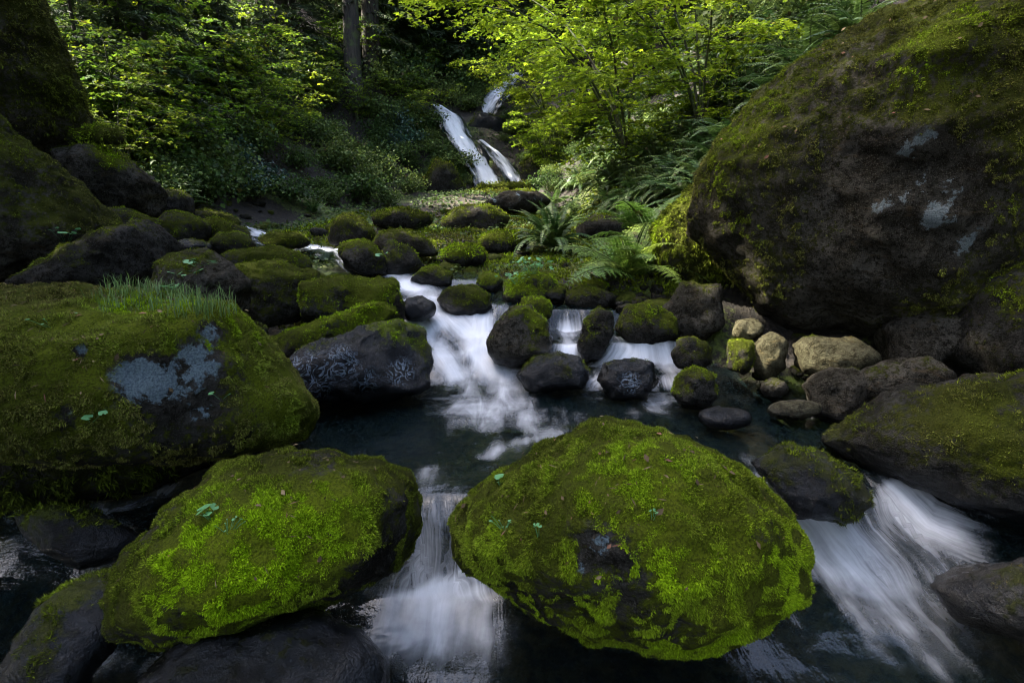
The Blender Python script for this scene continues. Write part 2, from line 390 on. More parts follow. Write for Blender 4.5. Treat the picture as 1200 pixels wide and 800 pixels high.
# ------------------------------------------------------------------ water
MAINP = [(-1, -.42), (2.30, -.40), (2.52, -.34), (2.70, -.02), (2.85, 0), (4.5, 0), (4.75, .03), (4.95, .11), (5.2, .24), (5.45, .30), (5.65, .44), (5.9, .55), (6.2, .58), (6.35, .62), (6.5, .72), (7, .78), (9, .9)]
SIDEP = [(-1, -.45), (2.1, -.42), (2.5, -.36), (2.8, -.20), (3.05, -.02), (3.2, 0), (4.5, 0), (4.62, .01), (4.72, .10), (5.0, .125), (5.06, .30), (5.3, .33), (5.55, .36), (5.62, .52), (6, .56), (7, .8), (9, .9)]
def water_h(x, y):
    x = np.asarray(x, float); y = np.asarray(y, float)
    wob = .06 * np.sin(x * 3.1) + .04 * np.sin(x * 7.3 + 1)
    a = sum(lerp(y + wob * .5 + o, MAINP) for o in (-.09, -.045, 0, .045, .09)) / 5; b = sum(lerp(y + wob * .3 + o, SIDEP) for o in (-.05, -.02, .02, .05)) / 4
    t = sstep(.0, .35, x)
    return a * (1 - t) + b * t

def poly_w(pts):
    """photograph points -> path on the water surface"""
    out = []
    for px, py in pts:
        z = 0.0
        for _ in range(25):
            q = onplane(px, py, z); z = .5 * z + .5 * float(water_h(q[0], q[1]))
        out.append((q[0], q[1]))
    return np.array(out)

# flow lines: points on the photograph, half width (m), foam
FLOWS = [
    ([(445, 318), (470, 335), (500, 350), (535, 372), (560, 400), (575, 430), (585, 455), (575, 480), (560, 500)], .21, 1.0),
    ([(475, 350), (490, 375), (510, 405), (525, 430), (545, 455), (540, 480)], .13, .8),
    ([(565, 365), (560, 395), (555, 430)], .12, .8),
    ([(600, 450), (610, 475), (640, 498), (640, 515), (610, 520)], .24, .42),
    ([(560, 470), (580, 490), (620, 505), (600, 520)], .34, .42),
    ([(665, 380), (668, 400), (664, 425), (640, 436), (600, 448)], .11, .75),
    ([(742, 392), (744, 408), (745, 424), (720, 436), (690, 448), (685, 462)], .2, .7),
    ([(770, 395), (775, 420), (790, 440), (800, 460), (760, 480), (700, 490)], .16, .55),
    ([(500, 545), (505, 575), (505, 610), (508, 650), (505, 690)], .13, .36),
    ([(500, 680), (505, 705), (505, 740), (510, 800)], .22, .66),
    ([(480, 690), (470, 730), (455, 790)], .20, .42),
    ([(540, 690), (555, 730), (560, 800)], .18, .4),
    ([(900, 545), (930, 575), (955, 610), (985, 650), (1030, 700), (1090, 750), (1160, 800)], .24, .62),
    ([(1040, 560), (1065, 585), (1090, 610), (1130, 625), (1180, 640)], .16, .6),
    ([(1000, 580), (1020, 620), (1060, 660), (1080, 700), (1120, 770)], .26, .45),
    ([(560, 540), (600, 520), (650, 510)], .08, .6),
    ([(0, 600), (80, 600), (160, 612), (220, 610)], .10, .22),
    ([(120, 770), (170, 790), (200, 800)], .12, .35),
    ([(150, 545), (190, 575), (130, 590)], .10, .3),
]
def flow_fields(x, y):
    """returns along, across, foam by a soft choice of flow line"""
    n = len(x); W = np.zeros(n) + 1e-6; A = np.zeros(n); C = np.zeros(n); foam = np.zeros(n); best = np.full(n, 1e9)
    A += -y; C += x
    for k, (pts, hw, inten) in enumerate(FLOWS):
        p = FLOWW[k]; seg = np.diff(p, axis=0); ln = np.linalg.norm(seg, axis=1); cum = np.concatenate([[0], np.cumsum(ln)])
        bd = np.full(n, 1e9); ba = np.zeros(n); bc = np.zeros(n)
        for i in range(len(seg)):
            d = seg[i] / max(ln[i], 1e-6); rx, ry = x - p[i, 0], y - p[i, 1]
            t = np.clip(rx * d[0] + ry * d[1], 0, ln[i])
            qx, qy = rx - t * d[0], ry - t * d[1]
            dd = np.hypot(qx, qy); cr = qx * (-d[1]) + qy * d[0]
            m = dd < bd
            bd = np.where(m, dd, bd); ba = np.where(m, cum[i] + t, ba); bc = np.where(m, np.sign(cr) * dd, bc)
        L_ = cum[-1]
        fade = sstep(0, .12, ba / L_ + .04) * (1 - .75 * sstep(.55, 1.02, ba / L_))
        f = inten * np.exp(-(bd / hw) ** 2) * fade
        foam = 1 - (1 - foam) * (1 - np.clip(f, 0, .97))
        sc = bd / hw
        m = sc < best
        A = np.where(m, ba + k * 7.3, A); C = np.where(m, bc + k * 3.1, C); best = np.where(m, sc, best)
    return A, C, foam
FLOWW = [poly_w(f[0]) for f in FLOWS]
wx = np.arange(-4.2, 5.0, .025); wy = np.concatenate([np.arange(.6, 2.2, .03), np.arange(2.2, 6.9, .018)])
X, Y = np.meshgrid(wx, wy); x, y = X.ravel(), Y.ravel()
A, C, foam = flow_fields(x, y)
z = water_h(x, y)
gz = np.gradient(z.reshape(X.shape), wy, axis=0).ravel()
steep = sstep(.12, .8, np.abs(gz))
foam = np.clip(foam * (.8 + .5 * steep) + .10 * steep * sstep(-1.9, -1.2, x) * (1 - sstep(1.5, 1.9, x)), 0, 1)
for px, py, rad, k in [(530, 360, .16, .6), (524, 394, .10, .6), (592, 392, .07, .5), (548, 425, .08, .35), (500, 372, .07, .45), (505, 408, .08, .35), (560, 350, .12, .5), (1010, 600, .10, .6), (1065, 655, .16, .5), (500, 585, .09, .5), (520, 640, .08, .4), (470, 640, .06, .4)]:
    hp = poly_w([(px, py)])[0]; foam = foam * (1 - k * np.exp(-((x - hp[0]) ** 2 + ((y - hp[1]) * .8) ** 2) / rad ** 2))
cas = sstep(4.6, 5.0, y) * (1 - sstep(6.3, 6.8, y))
p3 = np.stack([A * 2.2, C * 16, np.zeros_like(A)], 1)
z = z + .018 * fbm(p3, 3, 5) * np.clip(steep + foam * .6, 0, 1) + .045 * n2(x, y, 3.2, 12, 3) * np.clip(foam * 1.2, 0, 1) * (.3 + cas) + .006 * n2(x, y, 7, 15, 2)
idx = np.arange(X.size).reshape(X.shape)
F = np.stack([idx[:-1, :-1], idx[:-1, 1:], idx[1:, 1:], idx[1:, :-1]], -1).reshape(-1, 4)
fx, fy = x[F[:, 0]], y[F[:, 0]]
F = F[(fx > lerp(fy, [(0, -5), (4.6, -4.5), (4.9, -2.1), (7, -2.2)])) & (fx < lerp(fy, [(0, 5), (3.6, 5), (4.4, 2.9), (5.0, 1.75), (5.6, 1.45), (5.75, .62), (6.1, .35), (6.5, -.3), (7, -.5)]))]
used = np.unique(F); remap = np.zeros(len(x), int); remap[used] = np.arange(len(used)); F = remap[F]
x, y, z, A, C, foam, steep = (q[used] for q in (x, y, z, A, C, foam, steep))
link('stream_water', make_mesh('stream_water', np.stack([x, y, z], 1), F, M_WATER, {'flow': np.stack([A, C, foam, steep], 1)}, True), kind='structure')

def ribbon(name, pts, widths, foamv, lift=0, bulge=.06, nu=24, per=14, seed=0, fs=1.0):
    """water running down a path of world points (x, y, z)"""
    pts = np.array(pts, float); t = np.linspace(0, len(pts) - 1, per * (len(pts) - 1) + 1); k = np.arange(len(pts))
    c = np.stack([np.interp(t, k, pts[:, i]) for i in range(3)], 1); w = np.interp(t, k, widths)
    for _ in range(3): c[1:-1] = (c[:-2] + 2 * c[1:-1] + c[2:]) / 4
    tan = norm(np.gradient(c, axis=0)); side = norm(np.cross(tan, [0, 0, 1.0])); nor = norm(np.cross(side, tan))
    u = np.linspace(-1, 1, nu)
    cum = np.concatenate([[0], np.cumsum(np.linalg.norm(np.diff(c, axis=0), axis=1))])
    Vv = c[:, None] + side[:, None] * (u[None, :, None] * w[:, None, None]) + nor[:, None] * (bulge * (1 - u ** 2))[None, :, None]
    Vv = Vv.reshape(-1, 3)
    al = np.repeat(cum, nu); ac = (u[None] * w[:, None]).ravel()
    Vv += np.repeat(nor, nu, 0) * (.05 * fbm(np.stack([al * 2, ac * 9, 0 * al + seed], 1), 3, 4))[:, None]
    fo = foamv * 1.1 * np.exp(-(np.abs(np.tile(u, len(t))) / .62) ** 2.6)
    idx = np.arange(len(t) * nu).reshape(len(t), nu)
    F = np.stack([idx[:-1, :-1], idx[:-1, 1:], idx[1:, 1:], idx[1:, :-1]], -1).reshape(-1, 4)
    return link(name, make_mesh(name, Vv, F, M_WATER, {'flow': np.stack([al * fs, ac * fs + seed, np.clip(fo + (.75 if fs < 1 else .5) * fbm(np.stack([al * .9, ac * 5.5, 0 * al + seed], 1), 3, 8) * (fo > .02), 0, 1), 0 * fo + 1], 1)}, True), kind='structure')

ribbon('upper_stream', [(-5.0, 10.6, 1.12), tuple(P(360, 294, 9.2)), tuple(P(400, 298, 8.4)), tuple(P(425, 312, 7.5)), tuple(P(452, 328, 6.75))], [.5, .5, .4, .3, .3], .75, seed=2)
ribbon('waterfall', [P(512, 124, 24.6), P(524, 134, 24.2), P(535, 155, 23.4), P(556, 185, 22.6), P(572, 208, 22), P(578, 222, 21.7)], [.5, .70, .62, .66, .66, .75], 1.0, bulge=.08, fs=.4, seed=3)
ribbon('waterfall', [P(563, 166, 23.0), P(578, 178, 22.6), P(596, 198, 22.1), P(606, 212, 21.8), P(611, 224, 21.6)], [.2, .36, .5, .55, .65], .95, bulge=.08, fs=.4, seed=5)
ribbon('waterfall', [P(600, 88, 27.6), P(590, 100, 27.0), P(578, 118, 26.2), P(566, 136, 25.8)], [.7, .8, .8, .7], 1.0, bulge=.08, fs=.4, seed=6)

# ------------------------------------------------------------------ rocks
_ico = {}
def ico(sub):
    if sub in _ico: return _ico[sub]
    import bmesh
    bm = bmesh.new(); bmesh.ops.create_icosphere(bm, subdivisions=sub, radius=1)
    V = np.array([v.co[:] for v in bm.verts]); F = np.array([[v.index for v in f.verts] for f in bm.faces]); bm.free()
    F = F[:, ::-1].copy()      # the rock frame below is left handed
    _ico[sub] = (V, F); return _ico[sub]

def E(cx, cy, rx, ry, rot=0, jag=.07, seed=0, n=14):
    r = random.Random(seed * 31 + int(cx * 7 + cy * 3)); a = R(rot); pts = []
    for i in range(n):
        t = 2 * math.pi * i / n; k = 1 + r.uniform(-jag, jag)
        u, v = rx * k * math.cos(t), ry * k * math.sin(t)
        pts.append((cx + u * math.cos(a) - v * math.sin(a), cy + u * math.sin(a) + v * math.cos(a)))
    return pts

def vnormals(V, F):
    fn = np.cross(V[F[:, 1]] - V[F[:, 0]], V[F[:, 2]] - V[F[:, 0]])
    N_ = np.zeros_like(V)
    for k in range(3):
        for a in range(3): N_[:, a] += np.bincount(F[:, k], fn[:, a], len(V))
    return norm(N_)

TUFTS = 0
def tuft_mesh(name, V, F, N_, cov, dens, length, seed, lean=.6, thr=.42, width=.28, brown=0.0):
    """short moss shoots standing on the faces where moss grows"""
    global TUFTS
    r = np.random.default_rng(seed)
    a, b, c = V[F[:, 0]], V[F[:, 1]], V[F[:, 2]]
    area = .5 * np.linalg.norm(np.cross(b - a, c - a), axis=1)
    mo = cov[F, 0].mean(1)
    fc = (a + b + c) / 3; see = (norm(np.cross(b - a, c - a)) * norm(CAMP - fc)).sum(1) > -.35
    w = area * np.where((mo > thr * .7) & see, 1, 0)
    n = int(w.sum() * dens)
    if n < 10: return None
    fi = r.choice(len(F), n, p=w / w.sum())
    u, v = r.random(n), r.random(n); s = u + v > 1; u[s], v[s] = 1 - u[s], 1 - v[s]; ww = 1 - u - v
    tri = F[fi]
    lerpv = lambda q: q[tri[:, 0]] * ww[:, None] + q[tri[:, 1]] * u[:, None] + q[tri[:, 2]] * v[:, None]
    p, nn, cc = lerpv(V), norm(lerpv(N_)), lerpv(cov)
    # ragged edge of the carpet
    keep = cc[:, 0] + .45 * vnoise(p * 22, seed) + .2 * vnoise(p * 60, seed + 3) > thr
    p, nn, cc = p[keep], nn[keep], cc[keep]; n = len(p)
    if n < 10: return None
    TUFTS += n
    down = np.array([0, 0, -1.0]) - nn * nn[:, 2:3] * -1
    t = norm(r.normal(size=(n, 3)) * 1.0 + down * lean * .7 + norm(np.stack([vnoise(p * 9, 5), vnoise(p * 9, 6), vnoise(p * 9, 7)], 1)) * .25)
    cl_ = vnoise(p * 17, seed + 9) * .6 + vnoise(p * 38, seed + 10) * .4
    L_ = length * (.45 + r.random(n)) * np.clip(.9 + .6 * cl_, .6, 2)
    p = p + nn * (np.clip(cl_ + .15, -.2, 1) * length * 1.1)[:, None]
    up = .35 + .4 * r.random(n)
    d = norm(nn * up[:, None] * (1.15 if lean < 1.3 else .8) + (t - nn * (t * nn).sum(1, keepdims=True)) * .62)
    side = norm(np.cross(d, nn + r.normal(size=(n, 3)) * .5)) * (L_ * width)[:, None]
    base = p - nn * .004
    k = np.arange(n)[:, None]
    if dens > 12000:
        nv = 3; Vv = np.stack([base - side * .5, base + side * .5, base + d * L_[:, None]], 1).reshape(-1, 3); Fv = k * 3 + [0, 1, 2]
    else:
        nv = 4; Vv = np.stack([base, base + d * L_[:, None] * .55 + side * .5, base + d * L_[:, None], base + d * L_[:, None] * .55 - side * .5], 1).reshape(-1, 3)
        Fv = np.concatenate([k * 4 + [0, 1, 2], k * 4 + [0, 2, 3]], 0)
    patch = fbm(p * 3.2, 3, seed + 21) * .5 + .5
    lim = np.clip(cc[:, 1] * (.35 + 1.3 * patch) + .5 * (patch - .5) + .25 * cl_ + r.normal(size=n) * .1 + .15, 0, 1)
    br = np.clip(brown * (1.2 * patch + .6 * r.random(n)) * sstep(.45, .75, fbm(p * 2.1, 3, seed + 41) * .5 + .5 + brown * .3), 0, .95)
    T = np.stack([lim, r.random(n) ** 1.7 * 1.35 - .12, br, np.ones(n)], 1)
    return make_mesh(name, Vv, Fv, M_MOSS, {'tint': np.repeat(T, nv, 0)})

def rock(label, outline, depth, tf=.5, tb=None, n=2.6, sub=4, amp=.06, moss=.3, lime=.2, nzw=.9, lich=(), lichbase=0.0, cuts=(), mat=None, seed=1,
         dens=5000, length=.02, name='boulder', group=None, cat='rock', strata=.3, wetoff=.05, wetw=.12, limes=(), bare=(), brown=0., lean=.6, freq=1.6, fac=0, shrink=.945, wetall=0.0, thr=.42, wlevel=None, cell=.0, width=.3, shift=(0, 0)):
    """tf, tb: half thickness towards and away from the lens, in metres"""
    tb = tb or tf
    o = np.array(outline, float) + np.array(shift, float); c = (o.max(0) + o.min(0)) / 2
    th = np.linspace(-math.pi, math.pi, 361)
    d = np.stack([np.cos(th), np.sin(th)], 1); rad = np.zeros(len(th))
    for i in range(len(o)):
        a = o[i] - c; e = o[(i + 1) % len(o)] - o[i]
        den = d[:, 0] * e[1] - d[:, 1] * e[0]; den = np.where(np.abs(den) < 1e-9, 1e-9, den)
        t = (a[0] * e[1] - a[1] * e[0]) / den; s = (a[0] * d[:, 1] - a[1] * d[:, 0]) / den
        rad = np.where((s >= -1e-6) & (s <= 1 + 1e-6) & (t > 0), np.maximum(rad, t), rad)
    S, F = ico(sub)
    ctr = P(c[0], c[1], depth); vd = norm(ctr - CAMP)
    rx = RGT - vd * vd[0]; rx = rx / np.linalg.norm(rx); ux = np.cross(rx, vd)
    m = np.hypot(S[:, 0], S[:, 1]); sc = (m ** n + np.abs(S[:, 2]) ** n) ** (-1 / n)
    ang = np.arctan2(-S[:, 1], S[:, 0])
    rr = np.interp(ang, th, rad) * shrink / FPX * depth
    V = ctr + rx * (S[:, 0] * sc * rr)[:, None] + ux * (S[:, 1] * sc * rr)[:, None] + vd * (S[:, 2] * sc * np.where(S[:, 2] > 0, tb, tf))[:, None]
    size = float(np.mean(rad) / FPX * depth)
    rs = np.random.default_rng(seed + 100)
    # facets
    allcuts = [(np.array(cp, float), norm(np.array(cn, float))) for cp, cn in cuts]
    for k in range(fac):
        nn = norm(rs.normal(size=3)); e = ((V - ctr) @ nn).max(); allcuts.append((ctr + nn * e * rs.uniform(.66, .86), nn))
    for cp, cn in allcuts:
        dd = (V - cp) @ cn; V = V - cn * (np.where(dd > 0, dd * .88, 0))[:, None]
    N_ = vnormals(V, F)
    q = (V - ctr) / size
    low = fbm(q * freq + seed * 3.3, 3, seed); rid = fbm(q * freq * 2.3 + seed, 4, seed + 5, ridged=True)
    ax = norm(np.array([.25, .35, 1.0])); st = fbm(np.stack([q @ ax * 7 + low * .8, q[:, 0] * 1.2, q[:, 1] * 1.2], 1), 3, seed + 8)
    fine = fbm(V * 9, 4, seed + 2)
    crag = np.clip(fbm(V * 5.0 + seed, 4, seed + 6, ridged=True) - .15, -.4, .8)
    V = V + N_ * (size * amp * (low * 1.15 + rid * .5 + strata * st) + (.026 * fine + .026 * crag) * min(1, size * 2.2))[:, None]
    if cell:
        V = V + N_ * (cell * np.clip(fbm(V * 4.5, 3, seed + 77, ridged=True), -.2, 1))[:, None]
    N_ = vnormals(V, F)
    wlv = water_h(V[:, 0], V[:, 1]) if wlevel is None else wlevel
    edge = .05 * fbm(V * 5, 3, seed + 3)
    wet = np.clip(1 - sstep(wetoff, wetoff + wetw, V[:, 2] - wlv + edge) + wetall, 0, 1)
    mo = moss + nzw * (N_[:, 2] - .2) * .55 + .55 * fbm(V * 2.4 / max(size, .25) * .5, 4, seed + 11)
    mo = mo * (1 - (1 - sstep(wetoff * .4, wetoff + wetw * .6, V[:, 2] - wlv + edge)))
    li = np.clip(lime * (.6 + .9 * fbm(V * 1.7, 3, seed + 13)), 0, 1)
    lc = np.full(len(V), lichbase) + 0.0
    for (px, py, rp, k) in lich:
        cpt = P(px, py, depth - tf * .75); dist = np.linalg.norm(np.cross(V - CAMP, norm(cpt - CAMP)), axis=1) * np.where(((V - CAMP) @ norm(cpt - CAMP)) < depth * 1.02 + .1, 1, 9)
        lc = np.maximum(lc, k * np.exp(-(dist / (rp / FPX * depth)) ** 2))
    for (px, py, rp, k) in bare:
        cpt = P(px, py, depth - tf * .7); dist = np.linalg.norm(np.cross(V - CAMP, norm(cpt - CAMP)), axis=1)
        mo = mo - k * np.exp(-(dist / (rp / FPX * depth)) ** 2) * (1 + .8 * fbm(V * 6, 3, 71))
    for (px, py, rp, k) in limes:
        cpt = P(px, py, depth - tf * .7); dist = np.linalg.norm(np.cross(V - CAMP, norm(cpt - CAMP)), axis=1)
        g = k * np.exp(-(dist / (rp / FPX * depth)) ** 2) * (.75 + .7 * fbm(V * 5, 3, 73))
        li = np.clip(li + g, 0, 1); mo = mo + g * .5
    mo = mo - lc * .9
    cov = np.stack([np.clip(mo, 0, 1), li, np.clip(lc, 0, 1), wet], 1)
    me = make_mesh(name, V, F, mat or M_ROCK, {'cov': cov}, True)
    ob = link(name, me, label=label, cat=cat, group=group)
    if dens:
        tm = tuft_mesh('moss', V, F, N_, cov, dens, length, seed, lean=lean, brown=brown, thr=thr, width=width)
        if tm: link('moss', tm, ob, kind='stuff')
    ob['_top'] = 0; del ob['_top']
    ROCKS.append((ob, V, F, N_, ctr)); return ob
ROCKS = []

# foreground boulders
FRONT = rock('big round boulder wrapped in shaggy green moss between two white chutes',
     [(530, 625), (545, 598), (580, 563), (630, 533), (690, 498), (740, 488), (800, 502), (860, 533), (905, 573), (932, 605), (945, 650), (935, 690), (885, 728), (830, 754), (760, 757), (690, 745), (610, 715), (560, 680), (535, 650)],
     2.45, .72, .62, 2.3, 6, .078, .76, .26, .26, lich=[(700, 636, 13, .42), (682, 662, 9, .42), (725, 650, 7, .35), (790, 560, 8, .35)], bare=[(698, 642, 30, .13), (735, 668, 40, .17), (880, 622, 22, .28), (790, 640, 22, .2), (845, 560, 24, .22), (640, 700, 40, .2), (760, 730, 50, .2)],
     limes=[(790, 575, 55, .6), (850, 680, 85, .45), (840, 610, 40, .4), (590, 650, 60, .2), (740, 555, 45, .3)], seed=3, dens=200000, length=.0098, strata=.25, wetoff=.0, wetw=.1, lean=.9, thr=.40, shrink=.875, brown=.18, width=.4, shift=(-9, -4))
LEFTF = rock('mossy boulder with a vivid lime cushion of moss and black wet flank',
     [(140, 695), (150, 650), (182, 603), (232, 558), (300, 530), (350, 526), (420, 534), (478, 550), (492, 578), (490, 622), (468, 662), (420, 692), (330, 718), (250, 742), (190, 745), (152, 732)],
     2.3, .58, .5, 2.5, 6, .08, .66, .14, .30, bare=[(205, 625, 30, .45), (370, 555, 30, .35), (215, 710, 36, .5), (440, 655, 30, .4), (475, 590, 22, .25), (395, 705, 40, .35)],
     limes=[(250, 660, 50, 1.3), (390, 610, 44, 1.2), (315, 650, 42, .9)], seed=5, dens=190000, length=.0085, wetoff=.0, wetw=.12, lean=.4, thr=.40, shrink=.87, brown=.12, width=.42, shift=(14, -2))
SLAB = rock('large flat topped boulder of patchy moss and bare blue stone with grass on its edge',
     [(-150, 338), (0, 333), (100, 330), (200, 333), (245, 342), (272, 362), (330, 440), (366, 490), (345, 522), (250, 540), (150, 535), (0, 528), (-150, 530)],
     3.05, .75, .8, 3.4, 6, .06, .66, .36, .22, lich=[(165, 440, 26, 1.0), (195, 450, 26, 1.0), (225, 425, 22, .9), (95, 410, 10, .75), (250, 385, 14, .7), (75, 485, 14, .5), (235, 480, 14, .6), (180, 470, 12, .7)],
     limes=[(215, 385, 50, .6), (60, 450, 80, .12), (330, 490, 40, .7), (110, 375, 60, .25), (40, 380, 60, .25), (300, 440, 30, .25)], seed=8, dens=95000, length=.0105, width=.4, brown=.7, wlevel=0., wetw=.06,
     cuts=[(P(100, 352, 2.9), (0.1, -.12, 1)), (P(150, 450, 2.42), (.25, -.85, .5)), (P(325, 440, 3.0), (.85, -.2, .6))])
rock('dark moss hung base block under the flat topped boulder', [(-150, 500), (100, 500), (225, 520), (235, 545), (150, 578), (60, 590), (-150, 600)],
     3.1, .55, .7, 3, 5, .05, .5, .1, .1, seed=9, dens=20000, length=.03, wetoff=.02, wetw=.06, lean=1.4)
rock('low wet blue grey rock with a mossy upstream end in the left shallows', [(22, 606), (60, 594), (102, 602), (162, 630), (152, 650), (100, 664), (62, 646)],
     2.6, .22, .25, 2.6, 5, .10, .25, .15, .6, limes=[(60, 605, 25, .3)], bare=[(120, 635, 40, .4)], seed=11, dens=26000, length=.016, mat=M_ROCKW, wetall=.8, fac=2)
rock('squat wet rock with pale green moss cap and trickle stains', [(18, 800), (40, 720), (60, 690), (95, 672), (135, 680), (142, 720), (120, 770), (95, 830), (30, 850)],
     2.05, .3, .35, 2.6, 5, .08, .25, .12, .5, lich=[(105, 740, 12, .8), (115, 680, 12, .4)], limes=[(70, 695, 22, .3)], bare=[(110, 745, 40, .6)], seed=13, dens=34000, length=.014, mat=M_ROCKW, wetall=.85)
rock('dark glistening half drowned rock below the lime cushioned boulder', [(180, 800), (210, 755), (280, 728), (360, 722), (420, 740), (455, 775), (450, 860), (180, 880)],
     2.0, .35, .3, 2.6, 5, .08, .12, 0, .3, seed=15, dens=9000, length=.008, mat=M_ROCKW, wetall=1.)
# right bank
rock('broad dark mossy slab sloping into the stream beside the right chute', [(980, 512), (1035, 472), (1085, 450), (1150, 444), (1240, 444), (1340, 460), (1340, 620), (1200, 612), (1120, 585), (1045, 558)],
     3.3, .55, .6, 3, 6, .07, .30, .12, .45, limes=[(1155, 495, 25, .4), (1180, 540, 25, .3)], seed=17, dens=22000, length=.013, mat=M_ROCK, brown=.4, wlevel=-.1, wetw=.3, fac=2)
rock('dark moss flecked rock splitting the right chute', [(885, 540), (920, 520), (965, 530), (1000, 560), (1012, 590), (985, 610), (930, 605)],
     3.05, .25, .3, 2.5, 5, .09, .32, .08, .4, seed=19, dens=16000, length=.016, mat=M_ROCKW, wetall=.85)
rock('low rust brown wet rock at the side of the right chute', [(1095, 665), (1130, 645), (1200, 640), (1300, 650), (1300, 740), (1190, 735), (1120, 705)],
     2.4, .22, .3, 2.6, 5, .09, .2, .05, .3, shift=(14, 20), seed=21, dens=16000, length=.010, brown=.9, mat=M_ROCKB, wetall=.95)
rock('small black wet stone standing alone in the pool', E(848, 490, 30, 14), 3.9, .13, seed=23, moss=-.4, dens=0, mat=M_ROCKW, wetall=.9, amp=.1, name='stone')
rock('thin pale grey slab at the water edge', E(930, 480, 32, 12, -4), 4.1, .12, seed=24, moss=-.5, dens=0, mat=M_ROCKP, wetall=.3, amp=.1, fac=3, name='stone')
GIANT = rock('giant overhanging boulder with olive moss flanks and streaks of pale lichen',
     [(817, 252), (820, 205), (836, 163), (880, 117), (950, 70), (1040, 18), (1095, -14), (1150, -14), (1200, 30), (1235, 130), (1232, 220), (1180, 300), (1120, 360), (1050, 386), (960, 394), (925, 385), (878, 345), (832, 300)],
     5.15, 1.15, 1.3, 2.5, 6, .065, .50, .16, .45, lich=[(1055, 235, 32, .5), (1075, 215, 20, .52), (1110, 225, 14, .55), (1090, 255, 22, .55), (1125, 195, 10, .6), (1095, 160, 8, .6), (1060, 175, 14, .5), (1140, 290, 14, .6), (1110, 215, 9, .65), (1065, 195, 9, .6)],
     limes=[(1090, 55, 28, .55), (870, 170, 40, .25), (1060, 10, 40, .2), (850, 230, 40, .12)], bare=[(1045, 225, 45, .3), (1000, 190, 35, .2), (1060, 320, 70, .2)], seed=26, dens=30000, length=.015, width=.36, brown=.45, thr=.36, mat=M_ROCKB, strata=.8, lean=1.2, wlevel=-5, cell=.035,
     cuts=[(P(980, 250, 4.15), (-.25, -.95, .15)), (P(900, 130, 4.6), (-.5, -.35, .75)), (P(1000, 370, 4.6), (-.1, -.55, -.85)), (P(880, 335, 4.8), (-.65, -.3, -.7))])
rock('mossy block wedged under the right flank of the giant boulder', [(1135, 420), (1148, 340), (1185, 302), (1260, 290), (1340, 420), (1300, 470), (1180, 455)],
     4.3, .5, .6, 2.6, 5, .06, .35, .2, .5, limes=[(1185, 340, 30, .5)], seed=28, dens=22000, length=.018, lean=1.2, wlevel=-5)
rock('golden moss draped mound against the left face of the giant boulder', [(763, 270), (785, 237), (820, 213), (880, 215), (890, 330), (835, 340), (795, 332), (770, 315)],
     6.2, .45, .5, 2.6, 5, .09, .5, .3, .4, seed=30, dens=16000, length=.028, lean=1.8, wlevel=-5, brown=.3)
for lab, ol, dp, kw in [
    ('pale sunlit rounded stone propping the giant boulder', E(975, 418, 47, 25, 4), 4.5, dict(mat=M_ROCKP, moss=-.2, lime=.2, fac=3)),
    ('pale upright stone with rust stain beside a mossy cube', [(883, 395), (905, 388), (922, 400), (918, 430), (900, 447), (885, 435)], 4.75, dict(mat=M_ROCKP, moss=-.3, lime=.1, fac=3)),
    ('small pale stone perched on the mossy cube', E(876, 386, 18, 13), 4.95, dict(mat=M_ROCKP, moss=-.2, fac=3)),
    ('mossy cube shaped stone beside the pale upright stone', [(853, 400), (868, 396), (882, 400), (883, 425), (872, 440), (855, 432)], 4.8, dict(moss=.45, lime=.2, length=.013, fac=3)),
    ('moss ball stone at the pool edge under the giant boulder', [(788, 460), (795, 437), (815, 428), (838, 440), (840, 465), (825, 480), (800, 480)], 4.35, dict(moss=.42, lime=.4, length=.011, nzw=.9, fac=3)),
    ('rounded moss capped stone behind the moss ball stone', [(786, 415), (797, 397), (815, 394), (832, 402), (833, 425), (815, 435), (795, 432)], 4.75, dict(moss=.38, lime=.3, length=.011, fac=3)),
    ('smooth grey brown stone below the pale sunlit stone', [(944, 450), (960, 435), (1000, 430), (1018, 445), (1012, 480), (985, 500), (955, 490)], 4.15, dict(mat=M_ROCKB, moss=-.25, lime=.1)),
    ('oval dark stone leaning on the broad dark slab', E(1055, 448, 52, 26, -12), 4.0, dict(mat=M_ROCKB, moss=-.1, lime=.1)),
    ('dark shaded block deep under the giant boulder', E(1080, 400, 62, 36, -15), 4.7, dict(mat=M_ROCKB, moss=-.2, lime=.05, fac=2)),
    ('small shaded stone under the pale upright stone', E(907, 455, 15, 12), 4.5, dict(mat=M_ROCKB, moss=-.1)),
    ('dark undercut rock in the bank left of the giant boulder', [(770, 350), (800, 330), (840, 335), (850, 380), (820, 400), (780, 395)], 5.5, dict(mat=M_ROCKB, moss=.05, fac=3)),
    ('low mossy rock behind the small side fall', [(720, 385), (735, 360), (760, 353), (790, 370), (795, 395), (765, 405), (735, 402)], 5.35, dict(moss=.35, lime=.35)),
    ('dark ledge rock between the side fall and the bank', E(690, 350, 30, 15), 6.0, dict(moss=.2, lime=.3)),
]:
    base = dict(sub=4, tf=.22, amp=.13, freq=2.2, n=3.0, seed=abs(int(ol[0][0])) + int(dp * 10), dens=26000, length=.011, name='stone', wlevel=0.)
    base.update(kw); rock(lab, ol, dp, **base)
